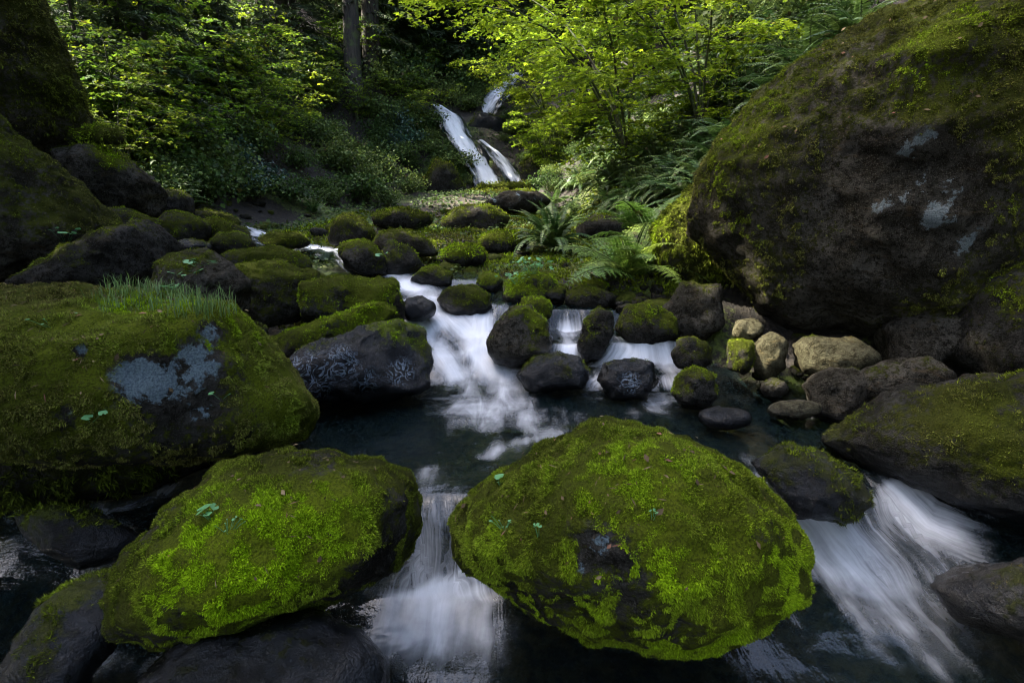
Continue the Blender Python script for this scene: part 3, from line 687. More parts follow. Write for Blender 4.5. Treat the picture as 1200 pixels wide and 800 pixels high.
# cascade rocks
for lab, ol, dp, kw in [
    ('grey brown domed rock with mossy crown parting the main cascade', [(570, 400), (580, 378), (600, 360), (622, 356), (640, 375), (650, 405), (645, 425), (600, 432), (578, 425)], 5.2, dict(tf=.32, sub=5, moss=.05, lime=.3, limes=[(628, 372, 16, .4)], mat=M_ROCKB, wetoff=.15)),
    ('low black wet rock below the domed rock', [(603, 440), (625, 420), (655, 411), (680, 418), (694, 435), (685, 455), (620, 462)], 4.85, dict(tf=.25, sub=5, moss=-.05, lime=.05, mat=M_ROCKW, wetall=.95)),
    ('black wet rock with a white trickle mark on its face', [(698, 445), (708, 425), (735, 419), (765, 425), (771, 445), (755, 468), (715, 468)], 4.65, dict(tf=.22, sub=5, moss=.0, lime=.05, mat=M_ROCKW, wetall=.95, lich=[(738, 448, 12, .5)])),
    ('upright mossy rock between the two side falls', [(676, 405), (685, 375), (702, 358), (716, 365), (718, 390), (705, 420), (685, 428)], 5.2, dict(tf=.2, moss=.1, lime=.3, wetoff=.12)),
    ('broad wet dark rock veined white with a moss saddle', [(325, 440), (360, 410), (420, 388), (470, 374), (498, 385), (507, 420), (505, 455), (440, 470), (350, 470)], 4.55, dict(tf=.45, sub=5, moss=-.02, lime=.3, mat=M_ROCKW, wetall=.9, limes=[(465, 388, 26, .9)], lich=[(360, 440, 24, .6), (400, 425, 18, .5), (470, 435, 14, .6), (430, 445, 14, .4)])),
    ('mossy rock at the lip of the main cascade', [(512, 350), (530, 336), (555, 333), (575, 345), (578, 365), (560, 375), (525, 370)], 6.0, dict(tf=.25, moss=.4, lime=.45)),
    ('square topped rock under thick green moss left of the cascade', [(343, 370), (350, 332), (400, 325), (465, 328), (474, 360), (470, 385), (400, 395)], 5.25, dict(tf=.4, sub=5, moss=.45, lime=.45, n=3.2)),
    ('long slanting moss covered rock like a fallen pillar', [(303, 405), (330, 392), (400, 365), (450, 350), (470, 362), (440, 390), (380, 415), (320, 428)], 4.85, dict(tf=.25, sub=5, moss=.45, lime=.5, limes=[(380, 390, 30, .25)])),
    ('rounded mossy boulder with an open dark gap beneath', [(270, 340), (278, 312), (330, 306), (372, 318), (380, 350), (365, 375), (310, 385), (278, 375)], 5.6, dict(tf=.4, sub=5, moss=.3, lime=.35, mat=M_ROCKB)),
    ('brown faced wedge boulder carrying clover leaves', [(180, 320), (205, 298), (240, 292), (270, 305), (290, 330), (286, 365), (255, 385), (200, 370)], 4.5, dict(tf=.35, sub=5, moss=.1, lime=.3, mat=M_ROCKB, bare=[(265, 340, 30, .5)], fac=3)),
    ('grey peaked boulder with a bare stone face', [(20, 335), (60, 310), (110, 275), (155, 257), (180, 262), (205, 290), (215, 320), (150, 340)], 5.3, dict(tf=.5, sub=5, moss=.02, lime=.15, lich=[(130, 285, 30, .3)], fac=2)),
    ('mossy whaleback rock below the upper stream', [(262, 300), (285, 291), (330, 290), (362, 300), (365, 318), (300, 322), (265, 315)], 6.3, dict(tf=.3, moss=.4, lime=.35)),
    ('angular mossy block with a grey facet', [(400, 300), (410, 286), (435, 283), (452, 300), (455, 322), (420, 330), (404, 322)], 6.7, dict(tf=.3, moss=.25, lime=.35, fac=4)),
    ('leaning grey slab with mossy foot', [(435, 305), (455, 285), (480, 288), (500, 315), (490, 335), (450, 332)], 7.0, dict(tf=.3, moss=-.05, lime=.3, fac=4)),
    ('long mossy ridge rock above the leaning grey slab', [(432, 290), (445, 272), (470, 268), (505, 282), (515, 300), (480, 305)], 8.2, dict(tf=.4, moss=.2, lime=.35, mat=M_ROCKB)),
    ('round mossy rock beside the stream above the cascade', [(480, 328), (490, 316), (510, 311), (530, 320), (533, 335), (505, 342)], 6.6, dict(tf=.25, moss=.4, lime=.4)),
    ('bright mossy rock crowned with a leafy plant', [(583, 345), (590, 328), (620, 318), (650, 322), (658, 345), (640, 362), (600, 360)], 6.2, dict(tf=.3, moss=.35, lime=.9)),
    ('small lime mossy rock beside the plant crowned rock', E(573, 332, 17, 13), 6.5, dict(tf=.2, moss=.45, lime=.9)),
    ('small mossy rock at the head of the narrow side fall', E(628, 362, 22, 15), 5.7, dict(tf=.2, moss=.35, lime=.7)),
    ('mossy stone below the lady fern', E(652, 345, 14, 9), 6.0, dict(tf=.15, moss=.45, lime=.7)),
    ('mossy humped rock at the foot of the left slope', [(383, 285), (390, 260), (405, 248), (425, 252), (440, 275), (430, 292)], 9.0, dict(tf=.4, moss=.35, lime=.25)),
    ('low mossy hump beside the upper stream', [(390, 300), (400, 285), (425, 280), (440, 292), (425, 302)], 8.0, dict(tf=.3, moss=.4, lime=.4)),
    ('smooth wet grey rock in the dark gap behind the slanting rock', E(292, 390, 22, 14), 4.9, dict(tf=.2, moss=.2, lime=.3, wetall=.4)),
    ('small dark rock at the side of the main cascade', E(490, 362, 20, 16), 5.6, dict(tf=.2, moss=-.3, mat=M_ROCKW, wetall=1.)),
    ('mossy pale lit stones heap stone above the narrow fall', E(690, 338, 26, 12), 6.3, dict(tf=.2, moss=.35, lime=.7)),
    # left bank, behind
    ('huge smooth slanting boulder below the mossy stump', [(-150, 120), (0, 128), (35, 165), (75, 220), (112, 272), (100, 300), (40, 322), (-150, 345)], 5.6, dict(tf=.7, sub=6, moss=.42, lime=.2, mat=M_ROCKB, brown=.5, dens=15000, length=.016, n=3)),
    ('mossy topped boulder under a flat mossy log', [(75, 235), (82, 180), (110, 168), (140, 172), (170, 205), (198, 240), (180, 255), (100, 252)], 7.4, dict(tf=.5, sub=5, moss=.1, lime=.35, limes=[(125, 185, 22, .3)], mat=M_ROCKB, fac=2)),
    ('low brown mossy rock beside the slanting boulder', E(140, 262, 45, 17, 5), 6.7, dict(tf=.35, moss=.3, lime=.2)),
    ('mossy rock with a wet dark face on the left bank', E(212, 268, 33, 20, 8), 6.9, dict(tf=.35, moss=.3, lime=.3)),
    ('low slanting mossy rock beside the dark faced rock', E(260, 272, 33, 14, 14), 7.4, dict(tf=.3, moss=.4, lime=.3)),
    ('smooth grey green rock tucked beneath the shrubs', E(208, 240, 20, 18, 20), 8.0, dict(tf=.35, moss=.1, lime=.2)),
    ('small mossy rock in the shrub shade', E(252, 258, 28, 10, 10), 8.6, dict(tf=.3, moss=.35, lime=.25)),
    ('dark wet stone at the trickle on the left bank', E(222, 292, 26, 12), 6.2, dict(tf=.25, moss=-.1, mat=M_ROCKW, wetall=.95)),
    ('small mossy rock beside the trickle', E(272, 286, 25, 14), 6.6, dict(tf=.25, moss=.3, lime=.35, wetall=.2)),
    ('mossy rock standing before the upper stream', E(335, 282, 30, 10), 8.4, dict(tf=.3, moss=.5, lime=.4)),
]:
    base = dict(sub=5 if dp < 5.4 else 4, amp=.10, n=3.0, freq=1.9, seed=abs(int(ol[0][0])) + int(dp * 10), dens=15000 if dp < 7 else 6000, length=.014 if dp < 7 else .022, wetoff=.04)
    base.update(kw); base['moss'] = base.get('moss', .3) + .08; base['nzw'] = .85; base['fac'] = base.get('fac', 0) + 2; rock(lab, ol, dp, **base)
print('tufts', TUFTS, 'tris', sum(len(m.polygons) for m in bpy.data.meshes))

# ------------------------------------------------------------------ vegetation builders
def proj(p):
    v = np.asarray(p, float) - CAMP; d = v @ FWD
    return 600 + FPX * (v @ RGT) / d, 400 - FPX * (v @ UPV) / d, d

def ground_at(px, py, dmin=5.0, dmax=60):
    v = FWD + RGT * (px - 600) / FPX + UPV * (400 - py) / FPX
    d = np.arange(dmin, dmax, .05); q = CAMP + d[:, None] * v
    below = q[:, 2] < ground_h(q[:, 0], q[:, 1])
    k = int(np.argmax(below)) if below.any() else len(d) - 1
    p = q[k].copy(); p[2] = float(ground_h(p[0], p[1])); return p, d[k]

def kites(geo, C, D, Nn, L_, W, T, fold=.25, mid=.45):
    D = norm(D); S = norm(np.cross(D, Nn)); Nn = np.cross(S, D)
    L_ = np.broadcast_to(L_, len(C))[:, None]; W = np.broadcast_to(W, len(C))[:, None]
    V = np.stack([C, C + D * L_ * mid + S * W + Nn * W * fold, C + D * L_ - Nn * L_ * .08, C + D * L_ * mid - S * W + Nn * W * fold], 1).reshape(-1, 3)
    k = np.arange(len(C))[:, None] * 4
    geo.add(V, np.concatenate([k + [0, 1, 2], k + [0, 2, 3]], 0), np.repeat(T, 4, 0))

def rot_about(D, N_, a):
    return D * np.cos(a) + np.cross(N_, D) * np.sin(a)

def palmate(geo, C, D, Nn, L_, T, lobes=3):
    D = norm(D); Nn = norm(Nn - D * (D * Nn).sum(1, keepdims=True)); L_ = np.broadcast_to(L_, len(C))
    if lobes == 3:
        for a, s in ((0, 1), (.85, .85), (-.85, .85)): kites(geo, C, rot_about(D, Nn, a), Nn, L_ * s, L_ * .24 * s, T, .15, .5)
    else: kites(geo, C, D, Nn, L_, L_ * .42, T, .2, .4)

def tube(geo, pts, r0, r1, k=6, T=(.5, .5, 0, 1), bend=0):
    pts = np.array(pts, float); n = len(pts); tan = norm(np.gradient(pts, axis=0))
    a = norm(np.cross(tan, [.31, .2, .93])); b = np.cross(tan, a)
    r = np.linspace(r0, r1, n); th = np.arange(k) * 2 * math.pi / k
    V = (pts[:, None] + r[:, None, None] * (np.cos(th)[None, :, None] * a[:, None] + np.sin(th)[None, :, None] * b[:, None])).reshape(-1, 3)
    F = []
    for i in range(n - 1):
        for j in range(k):
            p, q = i * k + j, i * k + (j + 1) % k
            F += [(p, q, q + k), (p, q + k, p + k)]
    geo.add(V, F, T)

def tints(n, r, c, sd=.18, dry=0.02):
    return np.stack([np.clip(c + r.normal(size=n) * sd, 0, 1), r.random(n), (r.random(n) < dry) * .8, np.ones(n)], 1)

def plant(name, parts, label, cat, group):
    e = link(name, None, label=label, cat=cat, group=group)
    for pn, me in parts: link(pn, me, e)
    return e

def spray(geo, wood, o, d, ln, n, r, leaf, lobes, hue, droop=.25, fan=.75):
    d = np.array(d, float); d[2] *= .35; d = d / np.linalg.norm(d); s = np.array([-d[1], d[0], 0.]); s = s / np.linalg.norm(s)
    tt = np.linspace(0, 1, 4)[:, None]
    main = o + d * ln * tt + np.array([0, 0, -1]) * droop * ln * tt ** 2
    tube(wood, main, .008 + .004 * ln, .003, 4)
    u = r.random(n) ** .7; a = r.normal(size=n) * fan * .55
    wv = np.sin(a) * u * ln * .9; al = u * ln * np.cos(a)
    C = o + d * al[:, None] + s * wv[:, None] + np.array([0, 0, -1]) * (droop * ln * u ** 2 + np.abs(wv) * .2)[:, None] + r.normal(size=(n, 3)) * [.02, .02, .025]
    D = d * 1 + s * (wv / ln * 2)[:, None] + r.normal(size=(n, 3)) * .45; D[:, 2] -= .25
    Nn = np.array([0, 0, 1.]) + r.normal(size=(n, 3)) * .26
    palmate(geo, C, D, Nn, leaf * (.65 + .6 * r.random(n)), tints(n, r, hue), lobes)

def maple_meshes(seed, h=3.2, spread=1.9, limbs=6, sprays=9, nleaf=38, leaf=.085, lobes=3, hue=.55, lean=(0, 0), bush=.15, up=1.0):
    r = np.random.default_rng(seed); g = Geo(); w = Geo()
    for i in range(limbs):
        az = 2 * math.pi * i / limbs + r.uniform(-.5, .5); sp = spread * r.uniform(.55, 1.1); hh = h * r.uniform(.6, 1.05)
        t = np.linspace(0, 1, 9)[:, None]
        out = np.array([math.cos(az), math.sin(az), 0]) * sp + np.array([lean[0], lean[1], 0])
        pts = out * t ** 1.5 + np.array([0, 0, hh]) * (1 - (1 - t) ** 1.7) + r.normal(size=(9, 3)) * .05 * t
        tube(w, pts, .026 * h / 3, .006, 5)
        for j in range(sprays):
            tj = bush + (1 - bush) * (j + r.random()) / sprays; k = tj * 8; i0 = min(int(k), 7)
            o = pts[i0] + (pts[i0 + 1] - pts[i0]) * (k - i0)
            a2 = az + r.normal() * 1.2
            dd = np.array([math.cos(a2), math.sin(a2), .25]) + np.array([lean[0], lean[1], 0]) * .3
            spray(g, w, o, dd, r.uniform(.5, 1.05) * spread * .6, nleaf, r, leaf, lobes, np.clip(hue + r.normal() * .12, 0, 1))
    return w.mesh('maple_stems', M_BARKM, True), g

def shrub_meshes(seed, h=.8, rad=.7, stems=14, nleaf=700, leaf=.05, lw=.45, hue=.5, flat=.6):
    r = np.random.default_rng(seed); g = Geo(); w = Geo(); tips = []
    for i in range(stems):
        az = r.uniform(0, 2 * math.pi); q = r.uniform(.2, 1); t = np.linspace(0, 1, 6)[:, None]
        out = np.array([math.cos(az), math.sin(az), 0]) * rad * q
        pts = out * t ** 1.3 + np.array([0, 0, h * r.uniform(.6, 1.05) * (1 - .35 * q)]) * (1 - (1 - t) ** 1.6) + r.normal(size=(6, 3)) * .03 * t
        tube(w, pts, .012, .003, 4); tips.append(pts)
    tips = np.array(tips)
    si = r.integers(0, stems, nleaf); ti = r.uniform(.25, 1, nleaf) ** .8 * 5; i0 = np.minimum(ti.astype(int), 4)
    C = tips[si, i0] + (tips[si, i0 + 1] - tips[si, i0]) * (ti - i0)[:, None]
    off = r.normal(size=(nleaf, 3)) * [.12, .12, .06] * (rad / .7)
    C = C + off
    D = off * 4 + r.normal(size=(nleaf, 3)) * .4; D[:, 2] -= .2
    Nn = np.array([0, 0, 1.]) * flat + r.normal(size=(nleaf, 3)) * .45
    L_ = leaf * (.6 + .7 * r.random(nleaf))
    kites(g, C, D, Nn, L_, L_ * lw, tints(nleaf, r, hue, .22), .25, .45)
    return w.mesh('shrub_stems', M_BARKM, True), g

def frond_mesh(seed, ln=1.0, pairs=26, pin=.12, arch=.55, mat=None, lacy=False, name='frond', hue=.5):
    """one frond growing along +x from the origin, arching up and over"""
    r = np.random.default_rng(seed); g = Geo()
    t = np.linspace(0, 1, 14)
    def curve(t): return np.stack([ln * (t - .12 * arch * t ** 3), .03 * np.sin(t * 3 + seed), ln * arch * (1.05 * t - 1.25 * t ** 2)], -1)
    tube(g, curve(t), .006 * ln + .002, .0015, 4, (.25, .4, .15, 1))
    tt = (np.arange(pairs) + 1.5) / (pairs + 1.2); tt = tt ** .92
    C = curve(tt); tan = norm(curve(tt + .01) - C); side = norm(np.cross(tan, [0, 0, 1.0])); nn = norm(np.cross(side, tan))
    prof = np.minimum(1, tt * 5 + .25) * (1 - tt ** 2.2) ** .8 + .04
    for s in (-1, 1):
        D = side * s + tan * .32 + nn * -.18 + r.normal(size=(pairs, 3)) * .06
        L_ = pin * ln * prof * (.9 + .2 * r.random(pairs))
        if lacy:
            for m in range(5):
                f = (m + .5) / 5; cc = C + norm(D) * (L_ * f)[:, None]
                for s2 in (-1, 1):
                    kites(g, cc, norm(D) * .5 + tan * s2, nn, L_ * .30 * (1.05 - f), L_ * .09, tints(pairs, r, hue, .12), .1, .5)
            kites(g, C, D, nn, L_, L_ * .05, tints(pairs, r, hue, .12), .1, .4)
        else:
            kites(g, C, D, nn + r.normal(size=(pairs, 3)) * .08, L_, L_ * .17 + .005 * ln, tints(pairs, r, hue, .12), .12, .3)
    return g.mesh(name, mat or M_FERN)

FRONDS = [frond_mesh(i, 1.0, 26, .125, .45 + .14 * (i % 4), hue=.35 + .1 * (i % 4)) for i in range(5)]
LADY = [frond_mesh(20 + i, 1.0, 18, .24, .5 + .1 * i, M_LADY, True, hue=.45 + .15 * i) for i in range(3)]

def fern(p, size, n, label, group=None, kind='sword_fern', fronds=FRONDS, seed=0, face=None, spread=2 * math.pi, tilt=(.15, 1.0), cat='fern'):
    r = random.Random(seed)
    e = link(kind, None, label=label, cat=cat, group=group, loc=p)
    for i in range(n):
        o = link('frond', r.choice(fronds), e)
        az = (face if face is not None else 0) + spread * ((i + r.random() * .7) / n - .5)
        tl = r.uniform(*tilt); s = size * r.uniform(.7, 1.1)
        o.rotation_euler = (r.uniform(-.25, .25), -tl, az); o.scale = (s, s, s)
    return e

def hemlock_crown(seed, h=6.0, z0=.8, rad=1.6, boughs=46, hue=.45, twig=.17):
    r = np.random.default_rng(seed); g = Geo(); w = Geo()
    for i in range(boughs):
        f = (i + r.random()) / boughs; z = z0 + (h - z0) * f; ln = rad * (1 - f) ** .8 * r.uniform(.7, 1.1) + .15
        az = i * 2.4 + r.normal() * .3; d = np.array([math.cos(az), math.sin(az), 0.]); s = np.array([-d[1], d[0], 0])
        t = np.linspace(0, 1, 6)[:, None]
        pts = np.array([0, 0, z]) + d * ln * t + np.array([0, 0, 1]) * ln * (.12 * t - .42 * t ** 2)
        tube(w, pts, .014, .004, 4)
        nt = int(14 + 26 * ln)
        u = r.random(nt) ** .8; k = u * 5; i0 = np.minimum(k.astype(int), 4); B = pts[i0] + (pts[i0 + 1] - pts[i0]) * (k - i0)[:, None]
        sg = np.where(r.random(nt) < .5, -1, 1); tl = ln * .38 * (1.1 - u) * r.uniform(.5, 1, nt) + .08
        for q in range(5):
            C = B + (s * sg[:, None] + d * .8) * (tl * q / 5 * .8)[:, None] + np.array([0, 0, -1]) * (.25 * tl * (q / 5) ** 2)[:, None] + r.normal(size=(nt, 3)) * .015
            D = s * (sg * (.3 + r.random(nt)))[:, None] + d * .7 + r.normal(size=(nt, 3)) * .3; D[:, 2] -= .25
            kites(g, C, D, np.array([0, 0, 1.]) + r.normal(size=(nt, 3)) * .25, twig * (.6 + .6 * r.random(nt)), twig * .13, tints(nt, r, hue, .2), .05, .4)
    tube(w, [(0, 0, -.5), (0, 0, h * .5), (0.05, 0, h)], .035 * h / 3 + .03, .01, 7)
    return w.mesh('hemlock_trunk', M_BARK, True), g.mesh('hemlock_crown', M_HEM)

# ------------------------------------------------------------------ planting
LPROTO = {}
def proto(key, name, parts, label, cat, group):
    LPROTO[key] = (name, parts, label, cat, group)
def put(key, p, rz=0., s=1., sz=None, tilt=(0, 0), label=None, group=None):
    name, parts, lab, cat, grp = LPROTO[key]
    e = plant(name, parts, label or lab, cat, group if group else (None if label else grp))
    e.location = p; e.rotation_euler = (tilt[0], tilt[1], rz); e.scale = (s, s, sz or s)
    return e

for i in range(3):
    st, g = maple_meshes(40 + i, 2.6, 1.8, 6, 8, 34, .10, 3, .45)
    proto('maple%d' % i, 'vine_maple', [('trunk', st), ('crown', g.mesh('maple_crown', M_MAPLE))], 'green vine maple with layered leaves on the shaded left slope', 'maple', 'vine maples on the left slope')
for i in range(3):
    st, g = shrub_meshes(60 + i, .9, .8, 16, 1100, .075, .42, .5)
    proto('shrub%d' % i, 'shrub', [('stem', st), ('foliage', g.mesh('shrub_foliage', M_SHRUB))], 'dense dark green small leaved shrub of the forest undergrowth', 'shrub', 'undergrowth shrubs')
for i in range(2):
    st, g = shrub_meshes(70 + i, .9, .75, 12, 650, .085, .40, .6)
    proto('teal%d' % i, 'shrub', [('stem', st), ('foliage', g.mesh('shrub_foliage', M_TEAL))], 'blue green leaved shrub among darker undergrowth', 'shrub', 'blue green shrubs')
for i in range(3):
    tr, cr = hemlock_crown(80 + i, 5.0 + i, .5, 1.7, 44)
    proto('hem%d' % i, 'hemlock_tree', [('trunk', tr), ('crown', cr)], 'young dark hemlock with drooping flat boughs', 'tree', 'young hemlocks on the slopes')

rr = random.Random(5)
FALLPX = [[(512, 124), (535, 155), (556, 185), (578, 222)], [(563, 166), (596, 198), (611, 224)], [(600, 88), (590, 100), (566, 136)]]
def near_falls(px, py):
    for pl in FALLPX:
        for (a, b), (c, e) in zip(pl[:-1], pl[1:]):
            for k_ in range(9):
                f = k_ / 8
                if math.hypot(px - a - (c - a) * f, (py - b - (e - b) * f - 10) * .8) < 17: return True
    return False
def scatter(keys, box, n, s=(.8, 1.3), mind=.0, label=None, group=None, dmin=6.5, jz=-.05):
    for i in range(n):
        px, py = rr.uniform(box[0], box[2]), rr.uniform(box[1], box[3])
        if near_falls(px, py): continue
        p, d = ground_at(px, py, dmin)
        p[2] += jz
        put(rr.choice(keys), p, rr.uniform(0, 6.28), rr.uniform(*s), label=label, group=group)
SH = ['shrub0', 'shrub1', 'shrub2']; MP = ['maple0', 'maple1', 'maple2']; HM = ['hem0', 'hem1', 'hem2']; TL = ['teal0', 'teal1']
# left slope
scatter(MP, (130, 60, 430, 215), 26, (.6, 1.0))
scatter(HM, (60, 60, 330, 190), 13, (.5, .9))
scatter(SH, (180, 120, 560, 245), 75, (.7, 1.3))
for i in range(46):
    px, py = rr.uniform(622, 835), rr.uniform(140, 262)
    p, d = ground_at(px, py, 8.0)
    fern(p + [0, 0, .1], rr.uniform(.65, 1.0), rr.randint(14, 18), 'broad sword fern draping the bank beside the sunlit maples', 'sword ferns below the maples', seed=700 + i, face=math.pi + .5, spread=4.2, tilt=(-.35, .75))
scatter(TL, (270, 190, 330, 235), 4, (.8, 1.1)); scatter(TL, (440, 150, 500, 185), 5, (.9, 1.3))
scatter(SH, (60, 10, 560, 130), 60, (1.2, 2.2), label='bulky shaded shrub high on the left slope under the conifers', group='high left slope shrubs')
scatter(HM, (430, -20, 860, 75), 26, (1.1, 1.9), label='dark hemlock crowding the rise behind the waterfall', group='hemlocks behind the falls')
scatter(SH, (430, -10, 860, 90), 34, (1.5, 2.4), label='shaded bush on the rise behind the waterfall', group='bushes behind the falls')
scatter(HM, (330, 30, 560, 110), 10, (.9, 1.4))
# right slope
scatter(SH, (640, 40, 960, 230), 22, (.6, 1.1), label='dark small leaved shrub between ferns on the right slope', group='shrubs among the right slope ferns')
for i in range(64):
    px, py = rr.uniform(650, 960), rr.uniform(0, 255)
    p, d = ground_at(px, py, 8.0)
    fern(p, rr.uniform(.75, 1.25), rr.randint(10, 14), 'sword fern hanging from the steep right slope', 'sword ferns on the right slope', seed=i, face=math.pi + .3, spread=4.6, tilt=(-.3, .8))
for i in range(14):
    px, py = rr.uniform(60, 420), rr.uniform(120, 250)
    p, d = ground_at(px, py, 7.5)
    fern(p, rr.uniform(.6, .9), rr.randint(9, 12), 'sword fern half hidden in the left slope undergrowth', 'sword ferns on the left slope', seed=100 + i)
p, d = ground_at(368, 250); fern(p, .75, 12, 'pale arching sword fern at the foot of the left slope', seed=201, tilt=(.2, 1.1))
p = P(646, 300, 9.0); p[2] = ground_h(p[0], p[1]) + .1
fern(p, 1.0, 40, 'large dark sword fern fountain on the mossy rise', seed=202, tilt=(-.1, 1.15))
p = P(738, 335, 6.4); fern(p + [0, 0, .1], 1.0, 20, 'pale green lacy fern spreading over the stones', kind='lady_fern', fronds=LADY, seed=203, tilt=(.0, .8))
p = P(760, 295, 7.2); fern(p, 1.05, 14, 'bright lacy fern climbing beside the golden moss mound', kind='lady_fern', fronds=LADY, seed=204, tilt=(.2, 1.0))

# sunlit maples right of the falls
for k, (px, py, d, sc, ln, lab) in enumerate([
        (735, 215, 14.5, 1.35, (-1.5, -.5), 'sunlit yellow green maple arching towards the waterfall'),
        (820, 175, 13.5, 1.15, (-1.3, -.8), 'sunlit maple reaching out over the fern slope'),
        (700, 160, 18.0, 1.5, (-1.2, -.8), 'tall sunlit maple standing beside the falls'),
        (640, 205, 17.5, .8, (-.6, -.3), 'low sunlit maple clump at the foot of the waterfall'),
        (640, 150, 19.0, 1.05, (-1.9, -.2), 'sunlit maple bough hanging across the head of the falls')]):
    st, g = maple_meshes(140 + k, 3.0, 1.8, 6, 11, 84, .078, 3, .85, ln, .12)
    p, dd = ground_at(px, py, 8)
    e = plant('vine_maple', [('trunk', st), ('crown', g.mesh('maple_crown', M_MAPLE))], lab, 'maple', None)
    e.location = p; e.scale = (sc, sc, sc)

# tall trees
def tall_tree(p, h, r0, label, seed, crown_from=.35, rad=2.2, mat=M_BARK, lean=(0, 0), nq=1500, corridors=True, group=None, q=.42):
    r = np.random.default_rng(seed); w = Geo(); g = Geo()
    t = np.linspace(0, 1, 12)[:, None]
    pts = np.array([lean[0], lean[1], 0]) * t + np.array([0, 0, h + .6]) * t - [0, 0, .6] + np.cumsum(r.normal(size=(12, 3)) * [.03, .03, 0], 0)
    rad_ = np.concatenate([[r0 * 1.6, r0 * 1.1], np.linspace(r0, r0 * .15, 10)])
    a = np.arange(14) * 2 * math.pi / 14; rg = 1 + .09 * r.normal(size=14)
    V = (pts[:, None] + (rad_[:, None] * rg)[:, :, None] * np.stack([np.cos(a), np.sin(a), 0 * a], 1)[None]).reshape(-1, 3)
    F = []
    for i in range(11):
        for j in range(14): A_, B_ = i * 14 + j, i * 14 + (j + 1) % 14; F += [(A_, B_, B_ + 14), (A_, B_ + 14, A_ + 14)]
    w.add(V, F, (.5, .5, 0, 1))
    # crown: drooping boughs carrying needle fans
    nb = 46
    for i in range(nb):
        f = (i + r.random()) / nb; z = h * (crown_from + (1 - crown_from) * f); ln = rad * (1 - f) ** .7 * r.uniform(.6, 1.15) + .3
        az = i * 2.4 + r.normal() * .4; d = np.array([math.cos(az), math.sin(az), 0.]); s = np.array([-d[1], d[0], 0])
        o = np.array([lean[0], lean[1], 0]) * (z / h) + [0, 0, z]
        n = int(nq / nb * (.4 + ln / rad)); u = r.random(n) ** .75
        wv = r.normal(size=n) * .28 * ln * (1.1 - u * .6)
        C = o + d * (u * ln)[:, None] + s * wv[:, None] + np.array([0, 0, 1]) * (ln * (.1 * u - .4 * u ** 2) - .25 * np.abs(wv))[:, None] + r.normal(size=(n, 3)) * .06
        tube(w, o + d * ln * np.linspace(0, .9, 4)[:, None] + np.array([0, 0, 1]) * (ln * (.1 * np.linspace(0, .9, 4) - .4 * np.linspace(0, .9, 4) ** 2))[:, None], .03, .008, 4)
        D = d * .6 + s * np.sign(wv)[:, None] * .6 + r.normal(size=(n, 3)) * .4; D[:, 2] -= .35
        if corridors:
            wp = C + p; ok = np.ones(n, bool)
            for tgt, rr_ in GAPS:
                rel = wp - tgt; al = rel @ sun_dir; dist = np.linalg.norm(rel - al[:, None] * sun_dir, axis=1)
                ok &= ~((dist < rr_) & (al > 0))
            C, D = C[ok], D[ok]; n = len(C)
            if n == 0: continue
        kites(g, C, D, np.array([0, 0, 1.]) + r.normal(size=(n, 3)) * .3, q * (.6 + .7 * r.random(n)), q * .2, tints(n, r, .45, .2), .05, .4)
    e = plant('conifer_tree', [('trunk', w.mesh('conifer_trunk', mat, True)), ('crown', g.mesh('conifer_crown', M_HEM))], label, 'tree', group)
    e.location = p; return e
# sun corridors: crown foliage is cut away so beams reach chosen spots
GAPS = [(P(690, 110, 14.5), 2.5), (P(600, 100, 16.5), 2.5), (P(590, 75, 17.5), 1.8), (P(765, 120, 13.5), 1.3), (P(900, 400, 4.7), .62), (P(945, 405, 4.4), .55), (P(575, 60, 24), .8), (P(790, 260, 6.1), .7), (P(880, 350, 4.9), .5)]
k = 0
for px, py, h, r0, lab in [
    (415, 118, 17, .30, 'thick brown trunked conifer above the left of the falls'), (438, 108, 17, .34, 'broad grey barked conifer beside the thick brown trunk'),
    (190, 120, 14, .16, 'slim pale trunked conifer among the left slope boughs'), (228, 55, 15, .22, 'dark trunked conifer high on the left slope'),
    (330, 45, 16, .22, 'straight grey conifer behind the left slope maples'), (575, 92, 16, .16, 'thin sunlit trunked conifer above the waterfall'),
    (500, 55, 18, .3, 'dark conifer behind the head of the falls'), (650, 60, 18, .3, 'shaded conifer behind the sunlit maples'),
    (785, 60, 18, .42, 'massive dark trunked conifer on the right slope'), (880, 20, 17, .3, 'dark conifer above the right slope ferns'),
    (130, 40, 15, .25, 'mossy dark conifer at the top of the left bank')]:
    p, d = ground_at(px, py, 8); k += 1
    tall_tree(p, h, r0, lab, 300 + k, .52, 2.2, mat=M_BARKM if k in (4, 11) else M_BARK, lean=(rr.uniform(-.4, .4), rr.uniform(-.3, .3)))
for x_, y_ in [(-7.5, -2.5), (-8.2, .5), (-8, 3.5), (-10.5, 6), (-11.5, 2), (-12.5, 9.5), (-15, 13), (-11.5, 17), (-14, 21), (-19, 10), (-20, 15), (-17, 18), (-16, 6)]:  # stand added on the left, mostly out of view, to block the sun
    k += 1; p = np.array([x_, y_, float(ground_h(x_, y_))])
    tall_tree(p, rr.uniform(14, 18) if y_ < 15 else 25, .32, 'tall conifer of the left stand added to block the sun', 300 + k, .33 if y_ < 8 else (.3 if y_ < 15 else .45), 3.2, nq=3000 if y_ < 8 else 4200, q=.6 if y_ < 8 else .34, group='conifers added to block the sun')
print('objects', len(bpy.data.objects), 'tris', sum(len(m.polygons) for m in bpy.data.meshes))

